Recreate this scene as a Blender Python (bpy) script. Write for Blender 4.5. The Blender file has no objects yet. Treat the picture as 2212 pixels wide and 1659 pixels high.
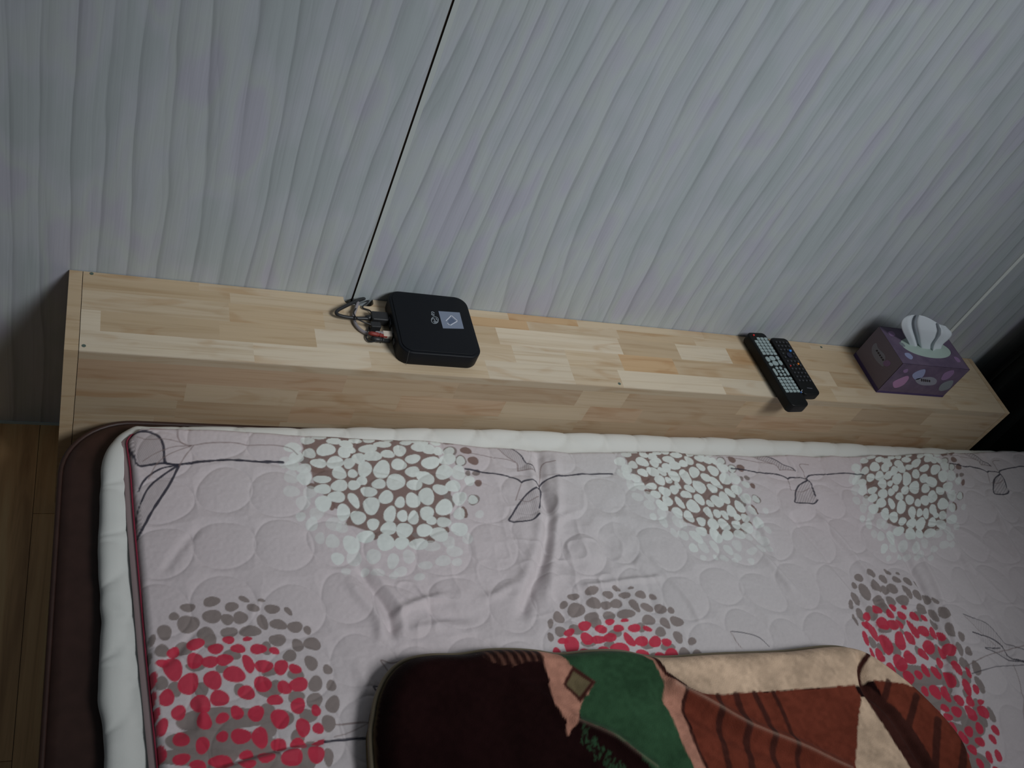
import bpy, math, random
import numpy as np
from mathutils import Euler, Vector
random.seed(7)
rng = np.random.default_rng(11)
scene = bpy.context.scene
col = scene.collection

# ------------------------------------------------------------------ camera, world, lights, exposure
CAM_LOC = (0.0043, -1.0712, 1.3420)
CAM_ROT = (0.7716, -0.3602, -0.2524)
FPX = 2087.3
cd = bpy.data.cameras.new('camera')
cam = bpy.data.objects.new('camera', cd)
col.objects.link(cam)
cam.location = CAM_LOC
cam.rotation_euler = CAM_ROT
cd.sensor_width = 36.0
cd.lens = FPX / 2212 * 36.0
cd.clip_start = 0.01
scene.camera = cam

w = bpy.data.worlds.new('world')
scene.world = w
w.use_nodes = True
bg = w.node_tree.nodes['Background']
bg.inputs[0].default_value = (0.80, 0.92, 1.0, 1)
bg.inputs[1].default_value = 0.050


def area(name, loc, target, sx, sy, power, color):
    ld = bpy.data.lights.new(name, 'AREA')
    ld.shape = 'RECTANGLE'
    ld.size = sx
    ld.size_y = sy
    ld.energy = power
    ld.color = color
    o = bpy.data.objects.new(name, ld)
    col.objects.link(o)
    o.location = loc
    o.rotation_euler = (Vector(target) - Vector(loc)).to_track_quat('-Z', 'Y').to_euler()
    return o


wl = area('window_light', (1.60, -1.72, 2.55), (0.60, -0.12, 0.46), 1.0, 0.8, 4.8, (0.955, 1.0, 1.03))
wl.data.spread = math.radians(52)
scene.view_settings.view_transform = 'Standard'
scene.view_settings.look = 'None'
scene.view_settings.gamma = 1
scene.view_settings.use_curve_mapping = False
scene.view_settings.exposure = 0.0

# ------------------------------------------------------------------ helpers
M3 = np.array(Euler(CAM_ROT, 'XYZ').to_matrix())


def at(x, y, z=None, Y=None):
    """world point on the plane z=... (or y=Y) that the photograph shows at pixel x, y"""
    d = M3 @ np.array([(x - 1106) / FPX, -(y - 829.5) / FPX, -1.0])
    o = np.array(CAM_LOC)
    t = (z - o[2]) / d[2] if z is not None else (Y - o[1]) / d[1]
    return o + t * d


def at2(pts, z):
    return np.array([at(a, b, z=z)[:2] for a, b in pts])


def lin(c):
    c = c / 255.0
    return c / 12.92 if c <= 0.04045 else ((c + 0.055) / 1.055) ** 2.4


KEXP = 0.36                       # shown brightness of a white surface in this dim room


def C(r, g, b, k=KEXP):
    return tuple(min(lin(v) / k, 0.9) for v in (r, g, b))


def mat(name, color=(0.5, 0.5, 0.5), rough=0.6, spec=0.5, metal=0.0, sheen=0.0, coat=0.0):
    m = bpy.data.materials.new(name)
    m.use_nodes = True
    b = m.node_tree.nodes['Principled BSDF']
    b.inputs['Base Color'].default_value = (*color, 1)
    b.inputs['Roughness'].default_value = rough
    b.inputs['Specular IOR Level'].default_value = spec
    b.inputs['Metallic'].default_value = metal
    b.inputs['Sheen Weight'].default_value = sheen
    b.inputs['Coat Weight'].default_value = coat
    return m


def N(m, t, **kw):
    n = m.node_tree.nodes.new(t)
    for k, v in kw.items():
        setattr(n, k, v)
    return n


def L(m, a, b):
    m.node_tree.links.new(a, b)


def bsdf(m):
    return m.node_tree.nodes['Principled BSDF']


def noise_node(m, vec, scale, detail=2, rough=0.5, dist=0.0):
    n = N(m, 'ShaderNodeTexNoise')
    n.inputs['Scale'].default_value = scale
    n.inputs['Detail'].default_value = detail
    n.inputs['Roughness'].default_value = rough
    n.inputs['Distortion'].default_value = dist
    if vec is not None:
        L(m, vec, n.inputs['Vector'])
    return n


def math_node(m, op, a, b=None, c=None):
    n = N(m, 'ShaderNodeMath', operation=op)
    for i, v in enumerate((a, b, c)):
        if v is None:
            continue
        if isinstance(v, (int, float)):
            n.inputs[i].default_value = v
        else:
            L(m, v, n.inputs[i])
    return n.outputs[0]


def mapping(m, scale, rot=(0, 0, 0), loc=(0, 0, 0)):
    tc = N(m, 'ShaderNodeTexCoord')
    mp = N(m, 'ShaderNodeMapping')
    mp.inputs['Scale'].default_value = scale
    mp.inputs['Rotation'].default_value = rot
    mp.inputs['Location'].default_value = loc
    L(m, tc.outputs['Object'], mp.inputs['Vector'])
    return mp.outputs[0]


def ramp(m, fac, stops):
    r = N(m, 'ShaderNodeValToRGB')
    e = r.color_ramp.elements
    while len(e) < len(stops):
        e.new(0.5)
    for i, (p, c) in enumerate(stops):
        e[i].position = p
        e[i].color = (*c, 1) if len(c) == 3 else c
    L(m, fac, r.inputs[0])
    return r.outputs[0]


def mixc(m, fac, a, b, mode='MIX'):
    n = N(m, 'ShaderNodeMix', data_type='RGBA', blend_type=mode)
    if isinstance(fac, (int, float)):
        n.inputs[0].default_value = fac
    else:
        L(m, fac, n.inputs[0])
    for i, v in ((6, a), (7, b)):
        if isinstance(v, tuple):
            n.inputs[i].default_value = (*v, 1)
        else:
            L(m, v, n.inputs[i])
    return n.outputs[2]


def bump(m, h, strength, dist=0.001):
    b = N(m, 'ShaderNodeBump')
    b.inputs['Strength'].default_value = strength
    b.inputs['Distance'].default_value = dist
    L(m, h, b.inputs['Height'])
    L(m, b.outputs[0], bsdf(m).inputs['Normal'])


def empty(name, loc, label, cat, group=None):
    o = bpy.data.objects.new(name, None)
    col.objects.link(o)
    o.location = loc
    o.empty_display_size = 0.05
    o['label'] = label
    o['category'] = cat
    if group:
        o['group'] = group
    return o


def world_loc(o):
    v = Vector((0, 0, 0))
    while o is not None:
        v = v + o.location
        o = o.parent
    return v


def mesh(name, verts, faces, m, parent=None, loc=None, smooth=False, label=None, kind=None, colors=None, rgba=None):
    """verts are in world coordinates; the object gets its own origin at loc (or the parent's)"""
    verts = np.asarray(verts, dtype=np.float64)
    base = Vector(loc) if loc is not None else (world_loc(parent) if parent else Vector((0, 0, 0)))
    v = verts - np.array(base)
    me = bpy.data.meshes.new(name)
    if isinstance(faces, np.ndarray) and len(verts) > 5000:
        nf = len(faces)
        me.vertices.add(len(v))
        me.vertices.foreach_set('co', v.astype(np.float32).ravel())
        me.loops.add(nf * 4)
        me.loops.foreach_set('vertex_index', faces.astype(np.int32).ravel())
        me.polygons.add(nf)
        me.polygons.foreach_set('loop_start', np.arange(0, nf * 4, 4, dtype=np.int32))
        me.update(calc_edges=True)
    else:
        me.from_pydata(v.tolist(), [], [list(map(int, f)) for f in faces])
        me.update()
    if smooth:
        me.polygons.foreach_set('use_smooth', np.ones(len(me.polygons), dtype=bool))
    if colors is not None:
        ca = me.color_attributes.new('print', 'FLOAT_COLOR', 'POINT')
        c4 = np.ones((len(v), 4), dtype=np.float32)
        c4[:, :3] = colors
        ca.data.foreach_set('color', c4.ravel())
    if m is not None:
        me.materials.append(m)
    o = bpy.data.objects.new(name, me)
    col.objects.link(o)
    if parent:
        o.parent = parent
        o.location = base - world_loc(parent)
    else:
        o.location = base
    if label:
        o['label'] = label
    if kind:
        o['kind'] = kind
    if rgba is not None:
        o.color = (*rgba, 1)
    return o


BOXF = [(0, 3, 2, 1), (4, 5, 6, 7), (0, 1, 5, 4), (1, 2, 6, 5), (2, 3, 7, 6), (3, 0, 4, 7)]


def boxv(x0, x1, y0, y1, z0, z1):
    return [(x0, y0, z0), (x1, y0, z0), (x1, y1, z0), (x0, y1, z0), (x0, y0, z1), (x1, y0, z1), (x1, y1, z1), (x0, y1, z1)]


def box(name, x0, x1, y0, y1, z0, z1, m, parent=None, bevel=0.0, **kw):
    o = mesh(name, boxv(x0, x1, y0, y1, z0, z1), BOXF, m, parent, **kw)
    if bevel:
        b = o.modifiers.new('bevel', 'BEVEL')
        b.width = bevel
        b.segments = 2
    return o


def spline(pts, n=8, closed=False):
    P = [np.array(p, float) for p in pts]
    out = []
    m = len(P)
    rngi = range(m if closed else m - 1)
    for i in rngi:
        p0 = P[(i - 1) % m] if (closed or i > 0) else 2 * P[0] - P[1]
        p1 = P[i]
        p2 = P[(i + 1) % m]
        p3 = P[(i + 2) % m] if (closed or i < m - 2) else 2 * P[-1] - P[-2]
        for k in range(n):
            t = k / n
            out.append(0.5 * ((2 * p1) + (-p0 + p2) * t + (2 * p0 - 5 * p1 + 4 * p2 - p3) * t * t + (-p0 + 3 * p1 - 3 * p2 + p3) * t ** 3))
    if not closed:
        out.append(P[-1])
    return np.array(out)


def tube(pts, r, seg=10, cap=True):
    """rings along pts; r a number or one radius per point"""
    P = np.asarray(pts, float)
    n = len(P)
    rr = np.full(n, r) if np.isscalar(r) else np.asarray(r)
    T = np.gradient(P, axis=0)
    T /= np.linalg.norm(T, axis=1)[:, None] + 1e-12
    up = np.array([0, 0, 1.0]) if abs(T[0][2]) < 0.9 else np.array([1.0, 0, 0])
    nrm = np.cross(T[0], up)
    nrm /= np.linalg.norm(nrm)
    V = []
    for i in range(n):
        nrm = nrm - T[i] * np.dot(nrm, T[i])
        nrm /= np.linalg.norm(nrm)
        bn = np.cross(T[i], nrm)
        for k in range(seg):
            a = 2 * math.pi * k / seg
            V.append(P[i] + rr[i] * (math.cos(a) * nrm + math.sin(a) * bn))
    F = []
    for i in range(n - 1):
        for k in range(seg):
            k2 = (k + 1) % seg
            F.append((i * seg + k, i * seg + k2, (i + 1) * seg + k2, (i + 1) * seg + k))
    if cap:
        F.append(tuple(range(seg))[::-1])
        F.append(tuple((n - 1) * seg + k for k in range(seg)))
    return V, F


def rounded_slab(x0, x1, y0, y1, z0, z1, r, e, seg=8, eb=None):
    """plan-rounded slab (corner radius r) with rounded top rim e and bottom rim eb"""
    eb = e if eb is None else eb
    levels = []
    for k in range(5):
        a = math.pi / 2 * k / 4
        levels.append((z0 + eb * (1 - math.sin(a)), eb * (1 - math.cos(a))))
    levels = [(z0 + eb * (1 - math.cos(a)), eb * (1 - math.sin(a))) for a in [math.pi / 2 * k / 4 for k in range(5)]]
    levels += [(z1 - e * (1 - math.sin(a)), e * (1 - math.cos(a))) for a in [math.pi / 2 * k / 4 for k in range(5)]]
    V, F = [], []
    per = 4 * (seg + 1)
    for z, ins in levels:
        for cx, cy, a0 in ((x1 - r, y1 - r, 0), (x0 + r, y1 - r, 90), (x0 + r, y0 + r, 180), (x1 - r, y0 + r, 270)):
            for k in range(seg + 1):
                a = math.radians(a0 + 90 * k / seg)
                V.append((cx + (r - ins) * math.cos(a), cy + (r - ins) * math.sin(a), z))
    for i in range(len(levels) - 1):
        for k in range(per):
            k2 = (k + 1) % per
            F.append((i * per + k, i * per + k2, (i + 1) * per + k2, (i + 1) * per + k))
    F.append(tuple(range(per))[::-1])
    F.append(tuple((len(levels) - 1) * per + k for k in range(per)))
    return V, F


def rotz(V, c, deg):
    a = math.radians(deg)
    V = np.array(V, float)
    x, y = V[:, 0] - c[0], V[:, 1] - c[1]
    V[:, 0] = c[0] + x * math.cos(a) - y * math.sin(a)
    V[:, 1] = c[1] + x * math.sin(a) + y * math.cos(a)
    return V


def prism(poly, z0, z1):
    n = len(poly)
    V = [(p[0], p[1], z0) for p in poly] + [(p[0], p[1], z1) for p in poly]
    F = [tuple(range(n))[::-1], tuple(range(n, 2 * n))] + [(i, (i + 1) % n, n + (i + 1) % n, n + i) for i in range(n)]
    return V, F


def inpoly(X, Y, poly):
    P = np.asarray(poly, float)
    ins = np.zeros(X.shape, bool)
    j = len(P) - 1
    for i in range(len(P)):
        c = ((P[i, 1] > Y) != (P[j, 1] > Y)) & (X < (P[j, 0] - P[i, 0]) * (Y - P[i, 1]) / (P[j, 1] - P[i, 1] + 1e-15) + P[i, 0])
        ins ^= c
        j = i
    return ins


def segdist(X, Y, a, b):
    ax, ay = a
    dx, dy = b[0] - ax, b[1] - ay
    l2 = dx * dx + dy * dy + 1e-15
    t = np.clip(((X - ax) * dx + (Y - ay) * dy) / l2, 0, 1)
    return np.hypot(X - ax - t * dx, Y - ay - t * dy)


def polydist(X, Y, pts, closed=False):
    d = np.full(X.shape, 1e9)
    n = len(pts)
    for i in range(n if closed else n - 1):
        d = np.minimum(d, segdist(X, Y, pts[i], pts[(i + 1) % n]))
    return d


_tab = rng.random((257, 257))


def vnoise(X, Y, s):
    """smooth value noise, cell size s metres"""
    x = X / s + 31.7
    y = Y / s + 57.3
    xi = np.floor(x).astype(int)
    yi = np.floor(y).astype(int)
    fx = x - xi
    fy = y - yi
    fx = fx * fx * (3 - 2 * fx)
    fy = fy * fy * (3 - 2 * fy)
    g = lambda a, b: _tab[a % 257, b % 257]
    return (g(xi, yi) * (1 - fx) + g(xi + 1, yi) * fx) * (1 - fy) + (g(xi, yi + 1) * (1 - fx) + g(xi + 1, yi + 1) * fx) * fy - 0.5


H = 0.3425       # height of the headboard box
D = 0.150        # its depth
LX = 1.7474      # its length
ZQ = 0.250       # top of the quilt

# ------------------------------------------------------------------ wall
m_wall = mat('wood_grain_wall_sheet', rough=0.55, spec=0.3)
tc = N(m_wall, 'ShaderNodeTexCoord')
oi = N(m_wall, 'ShaderNodeObjectInfo')
sep = N(m_wall, 'ShaderNodeSeparateXYZ')
L(m_wall, tc.outputs['Object'], sep.inputs[0])


def wall_vec(sx, sz, off):
    c = N(m_wall, 'ShaderNodeCombineXYZ')
    L(m_wall, math_node(m_wall, 'MULTIPLY', sep.outputs[0], sx), c.inputs[0])
    L(m_wall, math_node(m_wall, 'MULTIPLY', sep.outputs[2], sz), c.inputs[2])
    c.inputs[1].default_value = off
    return c.outputs[0]


nA = noise_node(m_wall, wall_vec(3.0, 0.9, 0.3), 1.0, 1.0).outputs[0]
nB = noise_node(m_wall, wall_vec(24, 3.4, 5.1), 1.0, 1.5).outputs[0]
nC = noise_node(m_wall, wall_vec(50.0, 11.0, 9.1), 1.0, 1.0).outputs[0]
xx = math_node(m_wall, 'ADD', sep.outputs[0], math_node(m_wall, 'MULTIPLY', nA, 0.14))
xx = math_node(m_wall, 'ADD', xx, math_node(m_wall, 'MULTIPLY', nB, 0.019))
xx = math_node(m_wall, 'ADD', xx, math_node(m_wall, 'MULTIPLY', nC, 0.0045))
fr = math_node(m_wall, 'FRACT', math_node(m_wall, 'MULTIPLY', xx, 1 / 0.037))
g1 = ramp(m_wall, fr, [(0.0, (0.72,) * 3), (0.045, (0.76,) * 3), (0.13, (0.88,) * 3), (0.5, (0.97,) * 3), (0.96, (1.0,) * 3), (1.0, (0.78,) * 3)])
fr2 = math_node(m_wall, 'FRACT', math_node(m_wall, 'ADD', math_node(m_wall, 'MULTIPLY', xx, 1 / 0.0261), math_node(m_wall, 'MULTIPLY', nB, 0.4)))
g2 = ramp(m_wall, fr2, [(0.0, (0.86,) * 3), (0.09, (0.93,) * 3), (0.4, (1.0,) * 3), (1.0, (1.0,) * 3)])
fib = noise_node(m_wall, wall_vec(420, 9, 2.0), 1.0, 3).outputs[0]
g3 = ramp(m_wall, fib, [(0.25, (0.93,) * 3), (0.7, (1.03,) * 3)])
tint = noise_node(m_wall, wall_vec(16, 6.5, 7.7), 1.0, 2).outputs[0]
base = ramp(m_wall, tint, [(0.38, (0.445, 0.492, 0.510)), (0.48, (0.480, 0.510, 0.552)), (0.56, (0.486, 0.528, 0.534)), (0.66, (0.474, 0.480, 0.552))])
mk = noise_node(m_wall, wall_vec(19, 4.5, 12.4), 1.0, 1).outputs[0]
c1 = mixc(m_wall, ramp(m_wall, mk, [(0.3, (0.45,) * 3), (0.6, (1.0,) * 3)]), base, mixc(m_wall, 1.0, base, g1, 'MULTIPLY'))
c1 = mixc(m_wall, 0.55, c1, g2, 'MULTIPLY')
c1 = mixc(m_wall, 1.0, c1, g3, 'MULTIPLY')
L(m_wall, c1, bsdf(m_wall).inputs['Base Color'])
bump(m_wall, g1, 0.25, 0.0008)

m_seam = mat('dark_brown_joint', C(48, 38, 28), 0.8)
m_strip = mat('pale_wall_trim', (0.80, 0.84, 0.81), 0.4)
m_gap = mat('dark_gap', C(40, 40, 40), 0.9)

S1, S2 = 0.398, 1.6190
wall = box('wall_back', -1.2, 3.2, 0.008, 0.06, -0.02, 2.3, m_gap)
wall['kind'] = 'structure'
for x0, x1 in ((-1.2, S1 - 0.0015), (S1 + 0.0085, S2 - 0.002), (S2 + 0.010, 3.2)):
    box('wall_panel', x0, x1, 0.0, 0.008, 0.006, 2.3, m_wall, wall)
box('joint_strip', S1 - 0.0015, S1 + 0.0015, 0.003, 0.008, 0.0, 2.3, m_seam, wall, label='dark brown joint line')
box('edge_strip', S1 + 0.0015, S1 + 0.0085, 0.0, 0.0004, 0.0, 2.3, mat('pale_sheet_edge', (0.50, 0.54, 0.53), 0.55), wall)
t1 = box('trim_1', S2 - 0.0004, S2 + 0.0100, -0.001, 0.008, 0.0, 2.3, m_strip, bevel=0.002)
t1['kind'] = 'structure'
m_base = mat('pale_blue_base_edge', C(120, 135, 138), 0.5)
t2 = box('baseboard_back', -1.2, 3.2, -0.001, 0.008, 0.0, 0.006, m_base)
t2['kind'] = 'structure'

# ------------------------------------------------------------------ floor
m_floor = mat('wood_laminate_floor', rough=0.45, spec=0.4)
oi = N(m_floor, 'ShaderNodeObjectInfo')
v = mapping(m_floor, (38, 2.2, 1))
nf = noise_node(m_floor, v, 1.0, 4, 0.6, 0.6).outputs[0]
cr = ramp(m_floor, nf, [(0.3, C(78, 58, 38, 0.17)), (0.5, C(102, 80, 55, 0.17)), (0.72, C(116, 92, 65, 0.17))])
cm = mixc(m_floor, 1.0, cr, oi.outputs['Color'], 'MULTIPLY')
L(m_floor, cm, bsdf(m_floor).inputs['Base Color'])
floor = box('floor', -1.2, 3.2, -2.6, 0.06, -0.06, -0.004, mat('floor_underlay', C(45, 32, 22)))
floor['kind'] = 'structure'
pw = 0.0925
k = 0
x = -0.0285 - pw * 4
while x < 0.06:
    y = -2.55 + (k * 0.37) % 0.9
    y0 = -2.6
    while y0 < 0.0:
        y1 = min(y if y > y0 + 0.05 else y0 + 0.9, 0.0)
        f = 0.82 + 0.3 * random.random()
        box('plank', x + 0.0004, x + pw - 0.0004, y0 + 0.0004, y1 - 0.0004, -0.004, 0.0, m_floor, floor, rgba=(f, f * (0.97 + 0.05 * random.random()), f * 0.98))
        y0 = y1
        y = y1 + 0.9
    x += pw
    k += 1
box('floor_sheet', x, 3.2, -2.6, 0.0, -0.004, 0.0, m_floor, floor, rgba=(0.95, 0.95, 0.95))

# ------------------------------------------------------------------ headboard box of finger jointed pine
m_wood = mat('pine_stave', rough=0.5, spec=0.35)
oi = N(m_wood, 'ShaderNodeObjectInfo')
tc = N(m_wood, 'ShaderNodeTexCoord')
ad = N(m_wood, 'ShaderNodeVectorMath', operation='ADD')
cb = N(m_wood, 'ShaderNodeCombineXYZ')
L(m_wood, math_node(m_wood, 'MULTIPLY', oi.outputs['Random'], 40), cb.inputs[1])
L(m_wood, tc.outputs['Object'], ad.inputs[0])
L(m_wood, cb.outputs[0], ad.inputs[1])
mp = N(m_wood, 'ShaderNodeMapping')
mp.inputs['Scale'].default_value = (3.2, 95, 95)
L(m_wood, ad.outputs[0], mp.inputs['Vector'])
n1 = noise_node(m_wood, mp.outputs[0], 1.0, 3, 0.6, 0.9).outputs[0]
mp2 = N(m_wood, 'ShaderNodeMapping')
mp2.inputs['Scale'].default_value = (7, 26, 26)
L(m_wood, ad.outputs[0], mp2.inputs['Vector'])
n2 = noise_node(m_wood, mp2.outputs[0], 1.0, 2, 0.5, 1.4).outputs[0]
ga = ramp(m_wood, n1, [(0.30, (0.86, 0.80, 0.72)), (0.48, (1.0, 0.99, 0.97)), (0.75, (1.05, 1.05, 1.05))])
gb = ramp(m_wood, n2, [(0.28, (0.84, 0.72, 0.60)), (0.46, (1, 1, 1)), (0.8, (1.04, 1.03, 1.0))])
cw = mixc(m_wood, 1.0, oi.outputs['Color'], ga, 'MULTIPLY')
cw = mixc(m_wood, 0.85, cw, gb, 'MULTIPLY')
L(m_wood, cw, bsdf(m_wood).inputs['Base Color'])

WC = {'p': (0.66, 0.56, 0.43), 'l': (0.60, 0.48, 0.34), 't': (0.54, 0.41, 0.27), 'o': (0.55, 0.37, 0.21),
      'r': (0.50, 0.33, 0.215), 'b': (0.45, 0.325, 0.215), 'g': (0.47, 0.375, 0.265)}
headboard = empty('headboard_box', (0, 0, 0), 'long low pine box shelf of glued staves standing against the wall behind the bed', 'headboard')
sp = 0.0175
for nx0, nx1 in ((0.0, sp - 0.0008), (LX - 0.012, LX)):
    s_ = mesh('side_panel', boxv(nx0, nx1, -D, -0.0012, 0.0, H), BOXF, m_wood, headboard, rgba=WC['t'])
NX0, NX1, ND = 0.383, 0.430, 0.017    # cable notch at the wall
ix0, ix1 = sp, LX - 0.0125
tp = mesh('top_panel', boxv(ix0, ix1, -D, -ND - 0.001, H - 0.015, H - 0.002), BOXF, m_wood, headboard, rgba=WC['g'])
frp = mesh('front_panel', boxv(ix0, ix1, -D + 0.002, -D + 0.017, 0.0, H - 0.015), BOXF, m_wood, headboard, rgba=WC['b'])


def stave_rows(parent, rows, top):
    for (a0, a1, segs) in rows:
        xs = ix0
        for xe, key in segs:
            xe = min(xe, ix1)
            c = WC[key]
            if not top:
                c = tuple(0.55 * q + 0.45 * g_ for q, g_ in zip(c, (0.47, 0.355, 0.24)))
            j = 0.94 + 0.12 * random.random()
            c = tuple(q * j for q in c)
            if top:
                vv = boxv(xs, xe, a0, a1, H - 0.002, H)
            else:
                vv = boxv(xs, xe, -D, -D + 0.002, a0, a1)
            mesh('stave', vv, BOXF, m_wood, parent, loc=((xs + xe) / 2, (vv[0][1] + vv[2][1]) / 2, (vv[0][2] + vv[4][2]) / 2), rgba=c)
            xs = xe
            if xs >= ix1:
                break


def px_x(px, yv, top=True):
    """x of the point on the box at photo column px, on the line y=yv (top) or z=yv (front)"""
    lo, hi = 0.0, 2.2
    o = np.array(CAM_LOC)
    for _ in range(40):
        mid = (lo + hi) / 2
        p = np.array([mid, yv, H]) if top else np.array([mid, -D, yv])
        q = M3.T @ (p - o)
        u = 1106 + FPX * q[0] / -q[2]
        if u < px:
            lo = mid
        else:
            hi = mid
    return lo


def pxsegs(lst, yv, top=True):
    return [(px_x(p, yv, top), k) for p, k in lst] + [(9, 'l')]


rows = [
    (-0.0375, -0.0170, pxsegs([(497, 't'), (742, 'l'), (1017, 'l'), (1140, 'o'), (1335, 'l'), (1500, 't'), (1660, 'l'), (1900, 't')], -0.027)),
    (-0.0750, -0.0375, pxsegs([(495, 'l'), (700, 't'), (850, 'l'), (1075, 't'), (1340, 'p'), (1465, 't'), (1575, 'p'), (1700, 'o'), (1850, 't'), (2000, 'o')], -0.056)),
    (-0.1125, -0.0750, pxsegs([(217, 'p'), (474, 't'), (682, 't'), (860, 'p'), (1110, 'l'), (1225, 'p'), (1342, 'l'), (1459, 'o'), (1640, 't'), (1800, 'l'), (1960, 't')], -0.094)),
    (-0.1500, -0.1125, pxsegs([(548, 'p'), (800, 'p'), (1052, 'l'), (1237, 'p'), (1340, 'l'), (1560, 'p'), (1690, 'p'), (1800, 't'), (2060, 'l')], -0.13)),
]
# the wall-side row stops at the cable notch
stave_rows(tp, rows, True)
for xa, xb, key in ((ix0, 0.17, 't'), (0.17, NX0, 'l'), (NX1, 0.66, 'l'), (0.66, 0.79, 'o'), (0.79, 1.05, 'l'), (1.05, 1.3, 't'), (1.3, 1.52, 'l'), (1.52, ix1, 'l')):
    mesh('stave', boxv(xa, xb, -0.0170, -0.0012, H - 0.015, H), BOXF, m_wood, tp, loc=((xa + xb) / 2, -0.009, H), rgba=WC[key])
# rounded corners of the notch
for cx, sg in ((NX0, 1), (NX1, -1)):
    pts = [(cx, -0.017)] + [(cx + sg * 0.010 * (1 - math.sin(a)), -0.017 + 0.010 * (1 - math.cos(a))) for a in np.linspace(0, math.pi / 2, 7)]
    if sg < 0:
        pts = pts[::-1]
    V, F = prism(pts, H - 0.015, H)
    mesh('notch_corner', V, F, m_wood, tp, rgba=WC['l'])
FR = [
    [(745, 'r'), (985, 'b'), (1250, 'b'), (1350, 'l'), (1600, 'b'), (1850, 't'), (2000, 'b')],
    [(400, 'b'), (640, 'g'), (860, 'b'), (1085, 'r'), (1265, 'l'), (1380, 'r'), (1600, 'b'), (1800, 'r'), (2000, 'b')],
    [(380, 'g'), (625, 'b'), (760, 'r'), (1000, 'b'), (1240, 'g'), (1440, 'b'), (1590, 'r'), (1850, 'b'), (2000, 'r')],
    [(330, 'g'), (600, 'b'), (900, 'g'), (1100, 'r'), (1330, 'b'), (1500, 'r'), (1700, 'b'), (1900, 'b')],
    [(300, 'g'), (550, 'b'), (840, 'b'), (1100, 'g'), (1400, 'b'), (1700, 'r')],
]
z1 = H - 0.015
frows = []
for i in range(9):
    z0 = max(z1 - 0.0375, 0.0)
    frows.append((z0, z1, pxsegs(FR[min(i, 4)], (z0 + z1) / 2, False)))
    z1 = z0
    if z1 <= 0.001:
        break
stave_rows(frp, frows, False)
m_screw = mat('dull_green_grey_screw', C(62, 72, 66), 0.5, metal=0.4)
for (px, py) in ((198, 589), (181, 747), (1338, 829), (1774, 750)):
    q = at(px, py, z=H)
    q[1] = min(q[1], -0.0045)
    V, F = tube([(q[0], q[1], H - 0.003), (q[0], q[1], H + 0.0004)], 0.0026, 12)
    mesh('screw', V, F, m_screw, headboard)
# knots in the pine
m_knot = mat('pine_knot', (0.30, 0.19, 0.11), 0.6)

# ------------------------------------------------------------------ bed: brown mattress
m_brown = mat('brown_leatherette', C(78, 46, 34, 0.36), 0.5, 0.4)
nb = noise_node(m_brown, mapping(m_brown, (60, 60, 60)), 1.0, 4).outputs[0]
L(m_brown, ramp(m_brown, nb, [(0.3, (0.034, 0.015, 0.011)), (0.7, (0.045, 0.020, 0.015))]), bsdf(m_brown).inputs['Base Color'])
bump(m_brown, nb, 0.15, 0.001)
mattress = empty('mattress', (1.0, -1.05, 0), 'dark brown padded mattress base with rounded corner on the floor against the pine box', 'mattress')
V, F = rounded_slab(0.002, 2.12, -1.95, -0.1525, 0.0, 0.212, 0.095, 0.018, 12)
mesh('mattress_body', V, F, m_brown, mattress, smooth=True)
# piping running round the top rim
ring = []
for cx, cy, a0 in ((2.12 - .095, -0.1525 - .095, 0), (0.002 + .095, -0.1525 - .095, 90), (0.002 + .095, -1.95 + .095, 180), (2.12 - .095, -1.95 + .095, 270)):
    for kk in range(13):
        a = math.radians(a0 + 90 * kk / 12)
        ring.append((cx + 0.092 * math.cos(a), cy + 0.092 * math.sin(a), 0.2055))
ring.append(ring[0])
V, F = tube(ring, 0.0035, 8, False)
mesh('piping', V, F, m_brown, mattress, smooth=True)

# ------------------------------------------------------------------ white mattress pad
m_pad = mat('white_quilted_cotton', (0.70, 0.70, 0.665), 0.85, 0.2, sheen=0.2)
wv = noise_node(m_pad, mapping(m_pad, (900, 900, 900)), 1.0, 2).outputs[0]
bump(m_pad, wv, 0.25, 0.0004)

pad_l = at2([(220, 1659), (213, 1500), (218, 1350), (212, 1200), (213, 1060), (225, 985), (250, 945), (290, 920)], 0.23)
pad_b = at2([(340, 915), (500, 913), (780, 918), (1100, 922), (1300, 930), (1700, 945), (2060, 965)], 0.238)
path = [(0.066, -1.90), (0.066, -1.3), (0.064, -0.9)] + [tuple(q) for q in pad_l] + [tuple(q) for q in pad_b] + [(1.80, -0.158), (1.95, -0.156), (2.08, -0.158)]
path = [(min(a, 2.08), min(b, -0.1545)) for a, b in path]
P = spline([(a, b, 0) for a, b in path], 40)[:, :2]
# resample evenly
dl = np.r_[0, np.cumsum(np.hypot(*np.diff(P, axis=0).T))]
n = 1500
ts = np.linspace(0, dl[-1], n)
P = np.c_[np.interp(ts, dl, P[:, 0]), np.interp(ts, dl, P[:, 1])]
T = np.gradient(P, axis=0)
T /= np.linalg.norm(T, axis=1)[:, None]
inw = np.c_[T[:, 1], -T[:, 0]]
for i in range(40):
    inw[1:-1] = (inw[:-2] + inw[1:-1] + inw[2:]) / 3
inw /= np.linalg.norm(inw, axis=1)[:, None]
prof = []
ZP, ZB = 0.2385, 0.2125
hh = (ZP - ZB) / 2
for a in np.linspace(-90, 90, 13):
    prof.append((hh * 1.05 * (1 - math.cos(math.radians(a))), ZB + hh + hh * math.sin(math.radians(a))))
for u in (0.02, 0.025, 0.029, 0.033, 0.038, 0.044, 0.05, 0.056, 0.064, 0.075):
    prof.append((u, ZP - 0.0055 * min(max((u - 0.022) / 0.014, 0), 1)))
V = []
for j, (u, z) in enumerate(prof):
    V.append(np.c_[P + inw * u, np.full(n, z)])
V = np.array(V)
X, Y, Z = V[..., 0], V[..., 1], V[..., 2]


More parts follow.
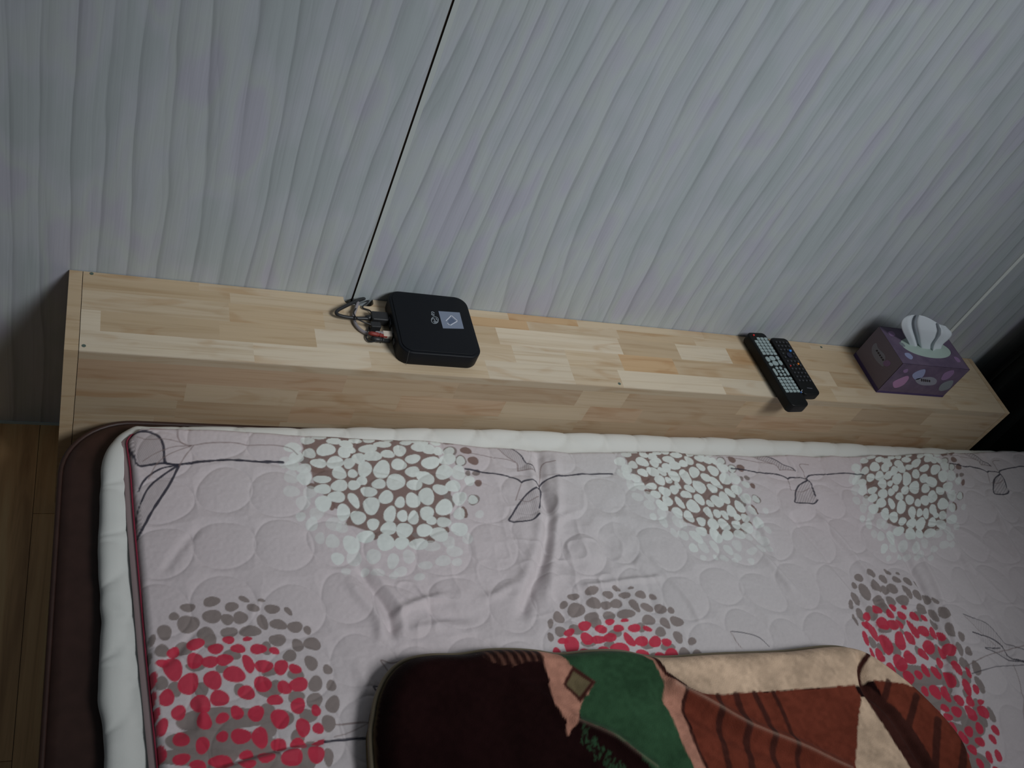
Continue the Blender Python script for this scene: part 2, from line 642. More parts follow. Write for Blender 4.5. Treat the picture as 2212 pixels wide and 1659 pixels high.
def stitch(X, Y):
    """height 0..1 of the quilting: overlapping stitched circles"""
    wx = X + 0.020 * vnoise(X, Y, 0.13) + 0.010 * vnoise(X + 9, Y, 0.05)
    wy = Y + 0.020 * vnoise(X + 4, Y + 3, 0.12) + 0.008 * vnoise(X, Y + 8, 0.05)
    px, py = 0.0745, 0.0845
    gx = (wx - 0.202) / px
    ci = np.round(gx)
    d = np.full(X.shape, 1e9)
    for di in (-1, 0, 1):
        cc = ci + di
        oy = (np.mod(cc, 2)) * 0.010
        gy = (wy + 0.303 + oy) / py
        ri = np.round(gy)
        for dj in (-1, 0, 1):
            rr = ri + dj
            jx = (_tab[(cc.astype(int) * 7 + 3) % 257, (rr.astype(int) * 5) % 257] - 0.5) * 0.010
            jy = (_tab[(cc.astype(int) * 3) % 257, (rr.astype(int) * 11 + 9) % 257] - 0.5) * 0.012
            cxx = 0.202 + cc * px + jx
            cyy = -0.303 - oy + rr * py + jy
            rad = 0.0385 + 0.004 * (_tab[(cc.astype(int) * 13) % 257, (rr.astype(int) * 17) % 257] - 0.5)
            q = np.abs(np.hypot(wx - cxx, (wy - cyy) * 1.03) - rad)
            d = np.minimum(d, q)
    return 1 - np.exp(-d / 0.0026) * 0.5 - np.exp(-(d / 0.015) ** 2) * 0.5


# puff the visible band
st = stitch(X, Y + 0.02)
top = np.clip((Z - ZB) / (ZP - ZB), 0, 1)
Z = Z + (st - 1) * 0.0035 * top + 0.004 * vnoise(X, Y, 0.08) * top
lump = vnoise(np.repeat(ts[None, :], len(prof), 0), Z * 0, 0.055) * 0.006 + vnoise(np.repeat(ts[None, :], len(prof), 0), Z * 0 + 3, 0.02) * 0.0018
side = np.clip(1 - np.abs(Z - (ZB + hh)) / hh, 0, 1) ** 0.5
X = X + inw[None, :, 0] * lump * side
Y = np.minimum(Y + inw[None, :, 1] * lump * side, -0.1508)
G = np.stack([X, Y, Z], -1).reshape(-1, 3)
m_ = len(prof)
idx = np.arange(m_ * n).reshape(m_, n)
F = np.stack([idx[:-1, :-1], idx[:-1, 1:], idx[1:, 1:], idx[1:, :-1]], -1).reshape(-1, 4)
pad = empty('mattress_pad', (1.0, -1.0, 0.212), 'white quilted mattress pad showing as a puffy rim around the printed quilt', 'mattress pad')
mesh('pad_border', G, F, m_pad, pad, smooth=True)
inner = [(0.13, -1.9), (2.06, -1.9), (2.06, -0.232), (0.16, -0.232), (0.13, -0.27)]
V, F = prism(inner, 0.2125, 0.2325)
mesh('pad_core', V, F, m_pad, pad)

# ------------------------------------------------------------------ printed quilt
ql = at2([(275, 940), (284, 1000), (291, 1100), (300, 1200), (318, 1400), (345, 1659)], ZQ)
qb = at2([(327, 918), (453, 922), (647, 934), (809, 940), (950, 946), (1023, 956), (1139, 967), (1240, 973), (1416, 970), (1635, 980), (1855, 982), (2075, 973), (2212, 970)], ZQ)
# grid coordinates: v from the back edge, u from the left edge
vs = np.r_[0, 0.002, 0.004, 0.006, 0.008, np.arange(0.010, 0.655, 0.00125), np.arange(0.660, 1.65, 0.02)]
us = [0.0, 0.002, 0.004, 0.006, 0.008]
while us[-1] < 1.92:
    us.append(us[-1] + 0.00105 + 0.00085 * min(us[-1] / 1.4, 1))
us = np.array(us)
UU, VV = np.meshgrid(us, vs)


def yback(x):
    return np.interp(x, qb[:, 0], qb[:, 1])


def xleft(y):
    o = np.argsort(ql[:, 1])
    return np.interp(y, ql[o, 1], ql[o, 0])


xa = xleft(-0.19 - VV)
X = xa + UU
Yb = yback(X)
Y = Yb - VV
RC = 0.030                          # rounded back left corner
tt = np.clip(RC - VV, 0, RC)
X = X + (RC - np.sqrt(np.maximum(RC ** 2 - tt ** 2, 0))) * np.exp(-UU / 0.12)
Y = yback(X) - VV
edge = np.minimum(UU, VV)
rim = np.clip(edge / 0.009, 0, 1)
Z = np.full(X.shape, ZQ) - 0.0125 * (1 - np.sqrt(1 - (1 - rim) ** 2))
# quilting is flatter where the photograph shows big smooth circles, lively elsewhere
st = stitch(X, Y)
Z += (st - 1) * 0.0026
Z += 0.0055 * vnoise(X, Y, 0.17) + 0.0022 * vnoise(X + 3, Y, 0.06)
# diagonal shallow drapes in the right half
ang = math.radians(62)
s_ = X * math.sin(ang) + Y * math.cos(ang) + 0.012 * vnoise(X, Y, 0.11)
t_ = X * math.cos(ang) - Y * math.sin(ang)
Z += 0.0045 * vnoise(s_ * 1.0, t_ * 0.22, 0.034) * np.clip((X - 0.75) / 0.2, 0, 1)
def ridged(a, b, sc):
    return np.clip(1 - np.abs(vnoise(a, b, sc)) * 5.5, 0, 1) ** 1.5


gm = np.exp(-(((X - 0.70) / 0.10) ** 2 + ((Y + 0.40) / 0.13) ** 2)) + 0.9 * np.exp(-(((X - 0.47) / 0.08) ** 2 + ((Y + 0.47) / 0.07) ** 2))
wxx = X + 0.02 * vnoise(X, Y, 0.06)
Z += 0.0042 * ridged(wxx, Y * 0.6, 0.055) * np.clip(gm, 0, 1) + 0.0022 * ridged(wxx + 5, Y, 0.03) * np.clip(gm, 0, 1)
Z += 0.0022 * ridged(s_ * 1.0, t_ * 0.30, 0.06) * np.clip((X - 0.80) / 0.2, 0, 1)
# small crinkles around the middle
Z += 0.0045 * vnoise(X, Y, 0.021) * np.exp(-(((X - 0.72) / 0.16) ** 2 + ((Y + 0.40) / 0.12) ** 2))
Z += 0.0030 * vnoise(X, Y, 0.017) * np.exp(-(((X - 0.47) / 0.09) ** 2 + ((Y + 0.46) / 0.06) ** 2))


def crease(pts, amp, wid):
    w_ = at2(pts, ZQ)
    if len(w_) > 2:
        w_ = spline(np.c_[w_, np.zeros(len(w_))], 5)[:, :2]
    x0, y0 = w_.min(0) - 4 * wid
    x1, y1 = w_.max(0) + 4 * wid
    sel = (X > x0) & (X < x1) & (Y > y0) & (Y < y1)
    xs_, ys_ = X[sel], Y[sel]
    d = polydist(xs_, ys_, w_)
    e0 = np.hypot(xs_ - w_[0, 0], ys_ - w_[0, 1])
    e1 = np.hypot(xs_ - w_[-1, 0], ys_ - w_[-1, 1])
    fade = np.clip(np.minimum(e0, e1) / (3.0 * wid), 0.15, 1)
    Z[sel] += amp * np.exp(-(d / wid) ** 2) * fade


for c_ in (
    ([(1160, 962), (1172, 1050), (1186, 1120), (1178, 1200), (1150, 1270), (1122, 1345)], -0.008, 0.008),
    ([(1140, 985), (1158, 1080), (1165, 1150), (1140, 1230), (1105, 1310)], 0.004, 0.009),
    ([(1195, 975), (1205, 1060), (1200, 1140), (1192, 1220), (1175, 1320)], 0.004, 0.008),
    ([(1192, 1140), (1215, 1118), (1245, 1108)], 0.004, 0.006),
    ([(1130, 1250), (1085, 1275), (1035, 1300)], 0.004, 0.007),
    ([(1175, 1270), (1215, 1310), (1225, 1360)], -0.004, 0.008),
    ([(770, 1215), (800, 1260), (838, 1320), (850, 1385)], -0.006, 0.006),
    ([(790, 1205), (825, 1255), (862, 1310), (872, 1385)], 0.004, 0.006),
    ([(745, 1240), (775, 1285), (815, 1330), (828, 1400)], 0.005, 0.008),
    ([(838, 1345), (880, 1312), (930, 1292), (975, 1288)], 0.005, 0.006),
    ([(900, 1300), (960, 1330), (1040, 1335)], -0.004, 0.008),
    ([(870, 1370), (940, 1352), (1010, 1362)], 0.004, 0.007),
    ([(1250, 1268), (1345, 1255), (1435, 1246)], 0.004, 0.005),
    ([(1440, 1030), (1530, 1120), (1640, 1200), (1720, 1290)], 0.0035, 0.007),
    ([(1480, 1010), (1560, 1100), (1670, 1190)], -0.003, 0.006),
    ([(1760, 1110), (1850, 1210), (1905, 1300), (1950, 1390)], 0.0045, 0.007),
    ([(1700, 1100), (1790, 1210), (1870, 1320), (1930, 1420), (1990, 1500)], -0.004, 0.008),
    ([(1930, 1160), (1985, 1260), (2020, 1350), (2045, 1440), (2060, 1520)], -0.0065, 0.008),
    ([(1960, 1150), (2010, 1250), (2045, 1340), (2070, 1430)], 0.005, 0.008),
    ([(2060, 1180), (2110, 1270), (2160, 1350), (2190, 1430)], -0.004, 0.008),
    ([(2140, 1080), (2170, 1150), (2212, 1230)], 0.004, 0.008),
    ([(1600, 1060), (1650, 1150), (1680, 1230)], 0.003, 0.006),
    ([(1400, 1200), (1480, 1290), (1520, 1360)], 0.003, 0.006),
    ([(1290, 1150), (1380, 1230), (1420, 1330)], -0.003, 0.007),
    ([(453, 1659), (520, 1640), (580, 1622), (640, 1608), (705, 1598)], -0.007, 0.005),
    ([(440, 1672), (520, 1655), (600, 1632), (690, 1610)], 0.006, 0.008),
    ([(345, 1600), (390, 1575), (440, 1548)], -0.005, 0.009),
    ([(330, 1450), (372, 1420), (432, 1352)], -0.003, 0.005),
    ([(434, 1500), (436, 1545), (434, 1590)], 0.003, 0.005),
    ([(345, 1245), (400, 1170), (440, 1130)], -0.0025, 0.006),
    ([(560, 1290), (545, 1330), (548, 1360)], 0.002, 0.005),
    ([(640, 1335), (700, 1360), (740, 1400)], -0.0025, 0.007),
    ([(760, 1420), (790, 1480), (800, 1540)], 0.003, 0.008),
):
    crease(*c_)
Z = np.maximum(Z, 0.2372)
if True:
    Z = Z + 0.0004 * vnoise(X, Y, 0.0042)

# print colours (albedo)
PINK = np.array((0.630, 0.550, 0.560))
WHITE = np.array((0.76, 0.80, 0.76))
BROWN = np.array((0.215, 0.135, 0.115))
TAUPE = np.array((0.255, 0.205, 0.19))
RED = np.array((0.57, 0.028, 0.066))
BLACK = np.array((0.030, 0.028, 0.045))
COL = np.empty(X.shape + (3,))
COL[:] = PINK
# woven mottling
_w = np.clip(np.exp(-((X - 0.80) / 0.28) ** 2) * 0.8 + vnoise(X, Y, 0.2) * 0.8, 0, 1)[..., None]
COL[:] = COL * (1 - _w) + _w * np.array((0.600, 0.572, 0.568))
COL *= (1 + 0.05 * vnoise(X, Y, 0.0017) + 0.05 * vnoise(X, Y, 0.25))[..., None]
vd = vs[:]


def window(x0, y0, x1, y1):
    r0 = np.searchsorted(vs, max(-y1 - 0.235, 0))
    r1 = np.searchsorted(vs, -y0 - 0.15)
    c0 = np.searchsorted(us, max(x0 - 0.16, 0))
    c1 = np.searchsorted(us, x1 - 0.05)
    return slice(max(r0 - 1, 0), r1 + 1), slice(max(c0 - 1, 0), c1 + 1)


SOFT = 0.0009


def paint_mask(sl, d, color, alpha=1.0, soft=SOFT):
    a = np.clip(0.5 - d / soft, 0, 1) * alpha
    C_ = COL[sl]
    C_ *= (1 - a)[..., None]
    C_ += a[..., None] * color


def ell(c, a, b, color, alpha=1.0):
    """c centre, a and b the two half axes as world vectors"""
    r = math.hypot(*a) + math.hypot(*b)
    sl = window(c[0] - r, c[1] - r, c[0] + r, c[1] + r)
    dx = X[sl] - c[0]
    dy = Y[sl] - c[1]
    if dx.size == 0:
        return
    det = a[0] * b[1] - a[1] * b[0]
    if abs(det) < 1e-10:
        return
    p = (dx * b[1] - dy * b[0]) / det
    q = (a[0] * dy - a[1] * dx) / det
    th = np.arctan2(q, p)
    k_ = c[0] * 977 + c[1] * 1373
    wob = 1 + 0.07 * np.cos(2 * th + k_) + 0.05 * np.cos(3 * th + k_ * 1.7)
    rr = np.sqrt(p * p + q * q)
    R = math.sqrt(abs(det))
    paint_mask(sl, (rr - wob) * R, color, alpha)


def paint_poly(w_, color, alpha=1.0, soft=SOFT, hatch=None):
    x0, y0 = w_.min(0) - 0.003
    x1, y1 = w_.max(0) + 0.003
    sl = window(x0, y0, x1, y1)
    xs_, ys_ = X[sl], Y[sl]
    ins = inpoly(xs_, ys_, w_)
    d = polydist(xs_, ys_, w_, True)
    d = np.where(ins, -d, d)
    if hatch is not None:
        hx, hy, pitch = hatch
        ph = (xs_ * hx + ys_ * hy) / pitch
        alpha = alpha * (0.55 + 0.45 * np.sin(ph * 2 * math.pi))
    paint_mask(sl, d, color, alpha, soft)


def paint_line(w_, r, color, alpha=1.0):
    if len(w_) > 2:
        w_ = spline(np.c_[w_, np.zeros(len(w_))], 6)[:, :2]
    x0, y0 = w_.min(0) - 0.006
    x1, y1 = w_.max(0) + 0.006
    sl = window(x0, y0, x1, y1)
    d = polydist(X[sl], Y[sl], w_) - r * (1 + 0.5 * vnoise(X[sl], Y[sl], 0.008))
    paint_mask(sl, d, color, alpha)


def crop_px(pts, ox, oy, s):
    return [(ox + p[0] / s, oy + p[1] / s) for p in pts]


# ---- motif sources, traced in world coordinates on the quilt
W_DOTS = [(500,245,65,42),(375,270,45,35),(570,335,62,42),(445,342,55,35),(250,230,60,35),(360,175,50,25),(635,260,45,38),(815,235,62,32),(925,200,60,25),(1050,245,48,38),(848,290,60,38),(745,305,48,38),(960,275,52,28),(1150,308,50,32),(675,340,42,38),(790,385,53,52),(918,390,60,60),(1045,350,52,42),(1285,335,62,42),(1148,402,52,38),(1245,445,65,45,25),(1385,405,58,52),(700,418,35,28),(600,415,52,45),(770,470,35,33),(1020,482,66,60,20),(895,498,50,36,10),(1165,500,52,40),(710,505,42,38),(470,465,60,30),(600,512,60,42),(475,540,55,38),(820,555,58,36,5),(1355,538,52,38,20),(948,600,50,48),(708,620,33,58,-30),(578,598,58,42),(1150,618,55,52),(1252,588,55,60),(1052,638,37,38),(838,660,61,58),(1385,670,60,55),(480,645,62,50),(1255,715,52,48),(978,725,42,58),(740,748,53,50),(630,710,50,55),(1072,735,40,36),(1155,748,40,48),(852,798,46,38),(1382,778,48,38),(970,828,58,45),(1085,843,54,58),(1235,843,58,42,-20),(1490,410,50,50),(1450,510,50,45),(1500,600,50,48),(1500,715,42,42),(1350,870,65,50),(945,935,56,68,-30),(1065,940,52,45),(1195,945,65,42,-10),(800,890,60,45),(340,455,55,45),(335,385,50,35),(690,950,55,70,-25),(1500,830,60,45),(1410,310,55,40),(1190,225,50,30),(1600,612,32,33),(1420,252,38,28),(650,200,50,26),(560,180,50,25),(450,150,50,18),(820,165,45,22),(1505,325,33,30),(280,300,50,40),(250,360,45,40),(1100,185,40,22),(1270,240,50,32),(1320,190,40,18),(720,170,45,20),(960,160,40,15),(1575,470,35,35),(1290,770,38,30),(1180,180,40,15),(1340,250,36,28),(1230,195,30,20),(690,240,32,24)]
W_PALE = [(310,745,40,33),(395,800,43,55),(455,905,38,42),(548,930,50,55),(588,1055,48,45),(712,1045,58,62,20),(855,1040,50,60),(1000,1075,45,55),(795,1150,28,28),(890,1160,50,33),(1245,1105,50,30),(1375,1075,60,40),(1460,1000,60,45),(1120,1040,50,50),(1290,960,60,45),(1560,900,40,40),(330,640,60,50),(380,560,50,50),(430,720,55,50),(560,800,60,55),(240,560,60,45),(1060,1150,50,35),(1420,930,50,45),(1650,720,30,30),(1200,1190,40,28),(620,820,50,45),(1010,1180,36,26),(1480,1080,40,30),(650,1150,35,28),(240,450,55,50),(190,340,40,45)]
W_SOLID = [(1545,248,42,26,15),(1600,325,40,32,20),(1425,182,42,18),(1520,185,30,12),(1640,488,25,28),(1625,412,30,22),(1562,415,18,22),(1285,915,30,22),(1410,835,18,20),(1605,612,41,43),(1505,325,46,40),(1535,705,25,48,-20),(1430,250,50,35),(1020,155,38,12),(1520,590,26,30),(440,395,55,22),(335,325,40,22),(390,515,32,24),(545,665,22,32),(1135,900,30,50),(1175,880,30,20),(870,890,20,28),(1420,620,40,60,-30)]
W_GROUND = [(310,165),(520,135),(900,150),(1250,175),(1330,260),(1380,380),(1440,470),(1430,620),(1430,760),(1400,850),(1270,900),(1150,960),(1090,925),(1000,930),(860,870),(700,810),(640,800),(680,720),(560,680),(540,640),(420,530),(390,410),(300,320),(330,230)]
R_GREY = [(650,228,53,30,-10),(812,190,63,33,-8),(948,226,48,33),(1032,172,38,20,20),(1152,178,27,12),(1095,232,45,28,5),(1225,240,52,33),(1335,255,35,20,45),(555,292,37,28,-20),(652,342,74,64,-20),(490,400,53,50),(405,450,27,40,20),(815,292,62,50),(918,312,46,37),(1008,300,55,40),(1160,328,33,60,-30),(1268,345,58,36,15),(1382,362,52,40,10),(1467,380,33,26,45),(775,415,65,52),(932,400,58,38),(1075,392,72,42),(1500,475,57,46,20),(1262,452,56,46),(1400,485,36,52,-35),(475,525,48,50,35),(380,570,25,45),(1345,560,48,42),(1490,610,44,54,-15),(1605,650,33,36),(1630,760,36,38),(1520,752,48,56),(1515,865,55,55),(1640,890,48,60),(1610,1020,46,64,-10),(1610,1250,35,62),(620,510,60,50),(1185,510,40,45),(800,460,50,50),(950,555,60,40),(700,635,65,30),(1210,670,60,30),(1385,690,60,40),(880,650,45,30),(1190,790,70,60),(1390,840,60,40),(740,790,55,50),(1000,790,40,40),(1250,780,50,50),(470,750,45,50),(560,790,50,50),(1470,970,60,50),(1300,990,70,66),(900,990,330,80),(880,1150,380,100),(700,1250,330,60),(1160,1250,120,90),(1400,1110,50,45),(1190,930,50,45),(1470,1260,70,90),(1330,1350,150,80),(1200,1060,60,60),(1480,1190,60,60)]
R_RED = [(700,480,62,40,-10),(552,535,50,33,-25),(928,450,40,27),(1055,446,32,17),(840,512,52,40),(992,510,50,33),(1130,515,54,37),(1240,525,38,24,25),(548,650,66,85),(480,610,45,30),(698,592,60,52),(800,603,65,38),(898,590,60,40),(1062,615,36,72,-25),(1168,630,60,46),(1285,640,50,52),(1380,652,45,33,30),(655,750,66,82,20),(820,728,62,66),(965,690,80,54),(1160,753,64,54),(1405,758,64,50),(1308,778,50,45,40),(1050,812,62,48),(1245,862,54,40),(405,718,35,60,15),(505,848,52,60),(410,845,26,50),(738,890,74,62),(865,850,62,60),(1402,900,50,56,-15),(1525,932,33,42),(588,945,52,50),(762,1008,54,58),(885,985,47,36,-20),(985,948,43,50,-15),(1115,955,58,52),(1280,990,66,66),(1435,1050,48,65),(1538,1057,38,40),(420,960,35,60,30),(475,1040,43,60,15),(605,1125,55,60),(750,1170,50,58),(885,1112,42,38),(1010,1112,66,58),(1142,1118,60,68),(1275,1162,55,42),(1408,1160,54,42),(1545,1152,45,20,-10),(1525,1232,62,56),(1360,1255,70,60),(605,1268,60,42,-20),(880,1285,85,48),(1180,1255,60,45),(1052,1235,50,30),(720,1310,60,38),(1050,1305,65,30),(465,1225,43,60),(395,1130,25,60)]
# lower part of the red ball, below the photograph's edge at its first appearance
rr_ = random.Random(5)
pts_ = []
tries = 0
while tries < 6000:
    tries += 1
    a = rr_.uniform(360, 1620)
    b = rr_.uniform(1370, 2080)
    if ((a - 970) / 620) ** 2 + ((b - 1300) / 760) ** 2 > 1:
        continue
    if all(((a - p) / 118) ** 2 + ((b - q) / 104) ** 2 > 1 for p, q in pts_):
        pts_.append((a, b))
for a, b in pts_:
    R_RED.append((a, b, rr_.uniform(40, 58), rr_.uniform(38, 54), rr_.uniform(-40, 40)))
R_GREY += [(900, 1450, 420, 150), (950, 1650, 380, 120), (1000, 1800, 300, 100)]


def src_ell(d, ox, oy, s):
    cx, cy, rx, ry = d[:4]
    th = math.radians(d[4] if len(d) > 4 else 0)
    c = np.array([cx, cy])
    a = c + rx * np.array([math.cos(th), math.sin(th)])
    b = c + ry * np.array([-math.sin(th), math.cos(th)])
    q = at2(crop_px([c, a, b], ox, oy, s), ZQ)
    return q[0], q[1] - q[0], q[2] - q[0]


class Aff:
    def __init__(self, src=None, dst=None):
        if src is None:
            self.A = np.eye(2)
            self.t = np.zeros(2)
            return
        a = at2(src, ZQ)
        b = at2(dst, ZQ)
        K = np.c_[a, np.ones(len(a))]
        S_, *_ = np.linalg.lstsq(K, b, rcond=None)
        self.A = S_[:2].T
        self.t = S_[2]

    def p(self, q):
        return np.asarray(q) @ self.A.T + self.t

    def v(self, q):
        return self.A @ q


WS = (560, 900, 3.456)
RS = (200, 1240, 3.16)


def white_ball(f):
    paint_poly(f.p(at2(crop_px(W_GROUND, *WS), ZQ)), BROWN, 0.92, 0.002)
    for d in W_SOLID:
        c, a, b = src_ell(d, *WS)
        ell(f.p(c), f.v(a), f.v(b), BROWN if (d[0] * 7 + d[1]) % 3 else TAUPE, 0.95)
    for d in W_PALE:
        c, a, b = src_ell(d, *WS)
        ell(f.p(c), f.v(a), f.v(b), WHITE, 0.42 + 0.35 * (((d[0] * 13 + d[1]) % 10) / 10))
    for d in W_DOTS:
        c, a, b = src_ell(d, *WS)
        ell(f.p(c), f.v(a) * 1.07, f.v(b) * 1.07, WHITE, 0.93 if ((d[0] - 900) / 560) ** 2 + ((d[1] - 500) / 480) ** 2 < 1 else 0.8)


def red_ball(f):
    for d in R_GREY:
        c, a, b = src_ell(d, *RS)
        ell(f.p(c), f.v(a), f.v(b), TAUPE, 0.95)
    # pale channels between the dots over the ground
    for d in R_RED:
        c, a, b = src_ell(d, *RS)
        ell(f.p(c), f.v(a), f.v(b), RED, 0.96)


TW = [([(1540,383),(1620,396),(1700,415),(1850,440),(1920,465),(1955,495)], 0.0013, 'k'),
      ([(1955,495),(1990,480),(2060,485),(2100,505)], 0.0012, 'k'),
      ([(2100,505),(2140,470),(2260,445),(2420,430),(2640,425)], 0.0012, 'k'),
      ([(2100,520),(2010,570),(1940,650),(1890,730),(1868,775),(1950,782),(2040,770),(2085,735)], 0.0012, 'k'),
      ([(2085,690),(2098,640),(2115,560),(2105,510)], 0.0012, 'k'),
      ([(1880,235),(1950,290),(1990,345),(2040,370),(2060,410)], 0.0009, 'k'),
      ([(1930,405),(1925,350),(1850,300),(1785,240)], 0.0007, 'n'),
      ([(1930,405),(1990,400),(2050,405)], 0.0007, 'n'),
      ([(1560,265),(1700,290),(1850,320),(1905,340)], 0.0006, 'n'),
      ([(1955,500),(1935,560),(1915,625)], 0.0006, 'n'),
      ([(1940,620),(2000,640),(2085,600)], 0.0006, 'n'),
      ([(2100,500),(2110,420),(2120,350),(2200,345)], 0.0007, 'n')]
TWL = [([(2100,520),(2010,570),(1940,650),(1890,730),(1868,775),(1950,782),(2040,770),(2085,735),(2095,650),(2112,560)], 0.34),
       ([(1785,238),(1880,235),(1950,290),(1990,345),(2050,405),(1990,402),(1930,400),(1920,350),(1850,300)], 0.36)]


def twig(f):
    for pl, al in TWL:
        paint_poly(f.p(at2(crop_px(pl, *WS), ZQ)), np.array((0.16, 0.13, 0.14)), al * 1.35, hatch=(0.9, 0.45, 0.0022))
    for pl, r, k_ in TW:
        paint_line(f.p(at2(crop_px(pl, *WS), ZQ)), r * 1.15, BLACK if k_ == 'k' else np.array((0.20, 0.13, 0.12)), 0.93 if k_ == 'k' else 0.7)


I = Aff()
A2 = Aff([(640, 940), (1035, 1078), (890, 1175), (720, 1130)], [(1330, 975), (1644, 1078), (1578, 1160), (1468, 1125)])
A3 = Aff([(640, 940), (1035, 1078), (890, 1175), (720, 1130)], [(1848, 990), (2083, 1072), (1988, 1155), (1910, 1130)])
T2 = Aff([(1170, 1043), (1100, 1127), (1163, 1110), (1320, 1022), (1077, 968)], [(1753, 1035), (1712, 1100), (1763, 1068), (1858, 1027), (1620, 981)])
T3 = Aff([(1170, 1043), (1100, 1127), (1163, 1110), (1320, 1022), (1077, 968)], [(2166, 1016), (2143, 1078), (2180, 1050), (2240, 1010), (2075, 975)])
for a_ in (I, A2, A3):
    white_ball(a_)
for a_ in (I, T2, T3):
    twig(a_)
B2 = Aff([(529, 1291), (328, 1382), (708, 1446), (565, 1296), (494, 1379)], [(1335, 1266), (1187, 1345), (1495, 1384), (1361, 1270), (1325, 1338)])
B3 = Aff([(457, 1300), (406, 1312), (355, 1367), (328, 1382), (565, 1296), (708, 1446), (640, 1659)], [(1890, 1240), (1864, 1247), (1842, 1294), (1827, 1305), (1934, 1243), (2065, 1375), (2120, 1560)])
for b_ in (I, B2, B3):
    red_ball(b_)

# corner plant
CS = (200, 880, 3.95)
for pl, al in (([(720,490),(650,480),(615,460),(605,330),(570,250),(500,205),(430,195),(350,212),(300,240),(300,300),(350,400),(380,470),(430,490),(600,475)], 0.42),
               ([(700,520),(560,600),(470,690),(410,800),(375,950),(372,1105),(430,1020),(520,860),(640,680)], 0.30)):
    paint_poly(at2(crop_px(pl, *CS), ZQ), np.array((0.16, 0.13, 0.13)), al * 1.35, hatch=(0.9, 0.4, 0.0021))
for pl, r, k_ in (
        ([(720,490),(900,462),(1100,445),(1240,452),(1380,462),(1500,462),(1625,468)], 0.0017, 'k'),
        ([(735,492),(650,482),(615,455),(605,330),(570,250),(500,205),(430,195),(350,212),(300,240)], 0.0016, 'k'),
        ([(300,240),(300,300),(350,400),(380,470),(430,490),(600,475),(720,490)], 0.0014, 'k'),
        ([(720,495),(600,515),(500,560),(430,630),(395,700)], 0.0011, 'k'),
        ([(720,500),(560,600),(470,690),(420,790)], 0.0013, 'k'),
        ([(735,500),(640,680),(520,860),(430,1020),(372,1110)], 0.0015, 'k'),
        ([(420,790),(385,880),(372,1000)], 0.0008, 'k'),
        ([(725,178),(730,250),(760,300),(840,322),(1000,305),(1200,305),(1350,325),(1550,328),(1680,350),(1750,400)], 0.0009, 'n'),
        ([(840,325),(700,335),(550,385),(430,450)], 0.0007, 'n'),
        ([(840,322),(640,270),(480,265),(380,240)], 0.0007, 'n'),
        ([(860,325),(800,400),(740,495)], 0.0008, 'n'),
        ([(840,325),(710,375),(620,420),(540,490),(480,600)], 0.0007, 'n')):
    paint_line(at2(crop_px(pl, *CS), ZQ), r * 1.15, BLACK if k_ == 'k' else np.array((0.22, 0.15, 0.14)), 0.95 if k_ == 'k' else 0.6)
# twigs and leaves by the blanket
NB = np.array((0.22, 0.15, 0.14))
for pl, r, c_, al in (
        ([(702, 1603), (760, 1596), (830, 1596)], 0.0013, BLACK, 0.95),
        ([(725, 1565), (780, 1561), (830, 1560)], 0.0009, NB, 0.75),
        ([(722, 1592), (760, 1580), (800, 1560)], 0.0006, NB, 0.6),
        ([(870, 1425), (845, 1432), (823, 1426), (832, 1440), (845, 1458)], 0.0008, NB, 0.8),
        ([(840, 1500), (822, 1498), (808, 1482), (835, 1484)], 0.0011, BLACK, 0.9),
        ([(1580, 1364), (1606, 1368), (1636, 1378), (1660, 1398)], 0.0007, BLACK, 0.8),
        ([(1578, 1364), (1592, 1388), (1602, 1400)], 0.0006, NB, 0.7),
        ([(2212, 1402), (2170, 1385), (2130, 1345), (2078, 1328)], 0.0008, BLACK, 0.75),
        ([(2080, 1332), (2110, 1358), (2150, 1395)], 0.0006, NB, 0.6),
        ([(2098, 1368), (2130, 1375), (2160, 1392), (2185, 1420), (2225, 1428)], 0.0012, BLACK, 0.9),
        ([(2225, 1430), (2180, 1425), (2150, 1410), (2125, 1402), (2160, 1400)], 0.001, BLACK, 0.85),
        ([(2225, 1392), (2180, 1402), (2130, 1418), (2085, 1440)], 0.0007, NB, 0.7),
        ([(2225, 1436), (2160, 1440), (2100, 1455)], 0.0007, BLACK, 0.7),
        ([(2190, 1435), (2210, 1500), (2215, 1560)], 0.0007, NB, 0.6)):
    paint_line(at2(pl, ZQ), r * 1.15, c_, al)
for pl, al in (([(2078, 1328), (2130, 1345), (2170, 1385), (2212, 1402), (2160, 1395), (2110, 1360)], 0.2), ([(2098, 1368), (2160, 1392), (2200, 1430), (2150, 1412)], 0.25)):
    paint_poly(at2(pl, ZQ), np.array((0.2, 0.16, 0.17)), al, hatch=(0.9, 0.45, 0.0024))

nr, nc = X.shape
idx = np.arange(nr * nc).reshape(nr, nc)
F = np.stack([idx[1:, :-1], idx[1:, 1:], idx[:-1, 1:], idx[:-1, :-1]], -1).reshape(-1, 4)
quilt = empty('quilt', (0.9, -0.9, 0.238), 'pale pink stitched quilt printed with dotted balls and black twigs on the bed', 'quilt')
m_q = mat('printed_quilt_cotton', rough=0.8, spec=0.25, sheen=0.15)
at_ = N(m_q, 'ShaderNodeAttribute', attribute_name='print')
L(m_q, at_.outputs['Color'], bsdf(m_q).inputs['Base Color'])
wv = noise_node(m_q, mapping(m_q, (700, 700, 700)), 1.0, 2).outputs[0]
bump(m_q, wv, 0.2, 0.0004)
qt = mesh('quilt_top', np.stack([X, Y, Z], -1).reshape(-1, 3), F, m_q, quilt, smooth=True, colors=COL.reshape(-1, 3))
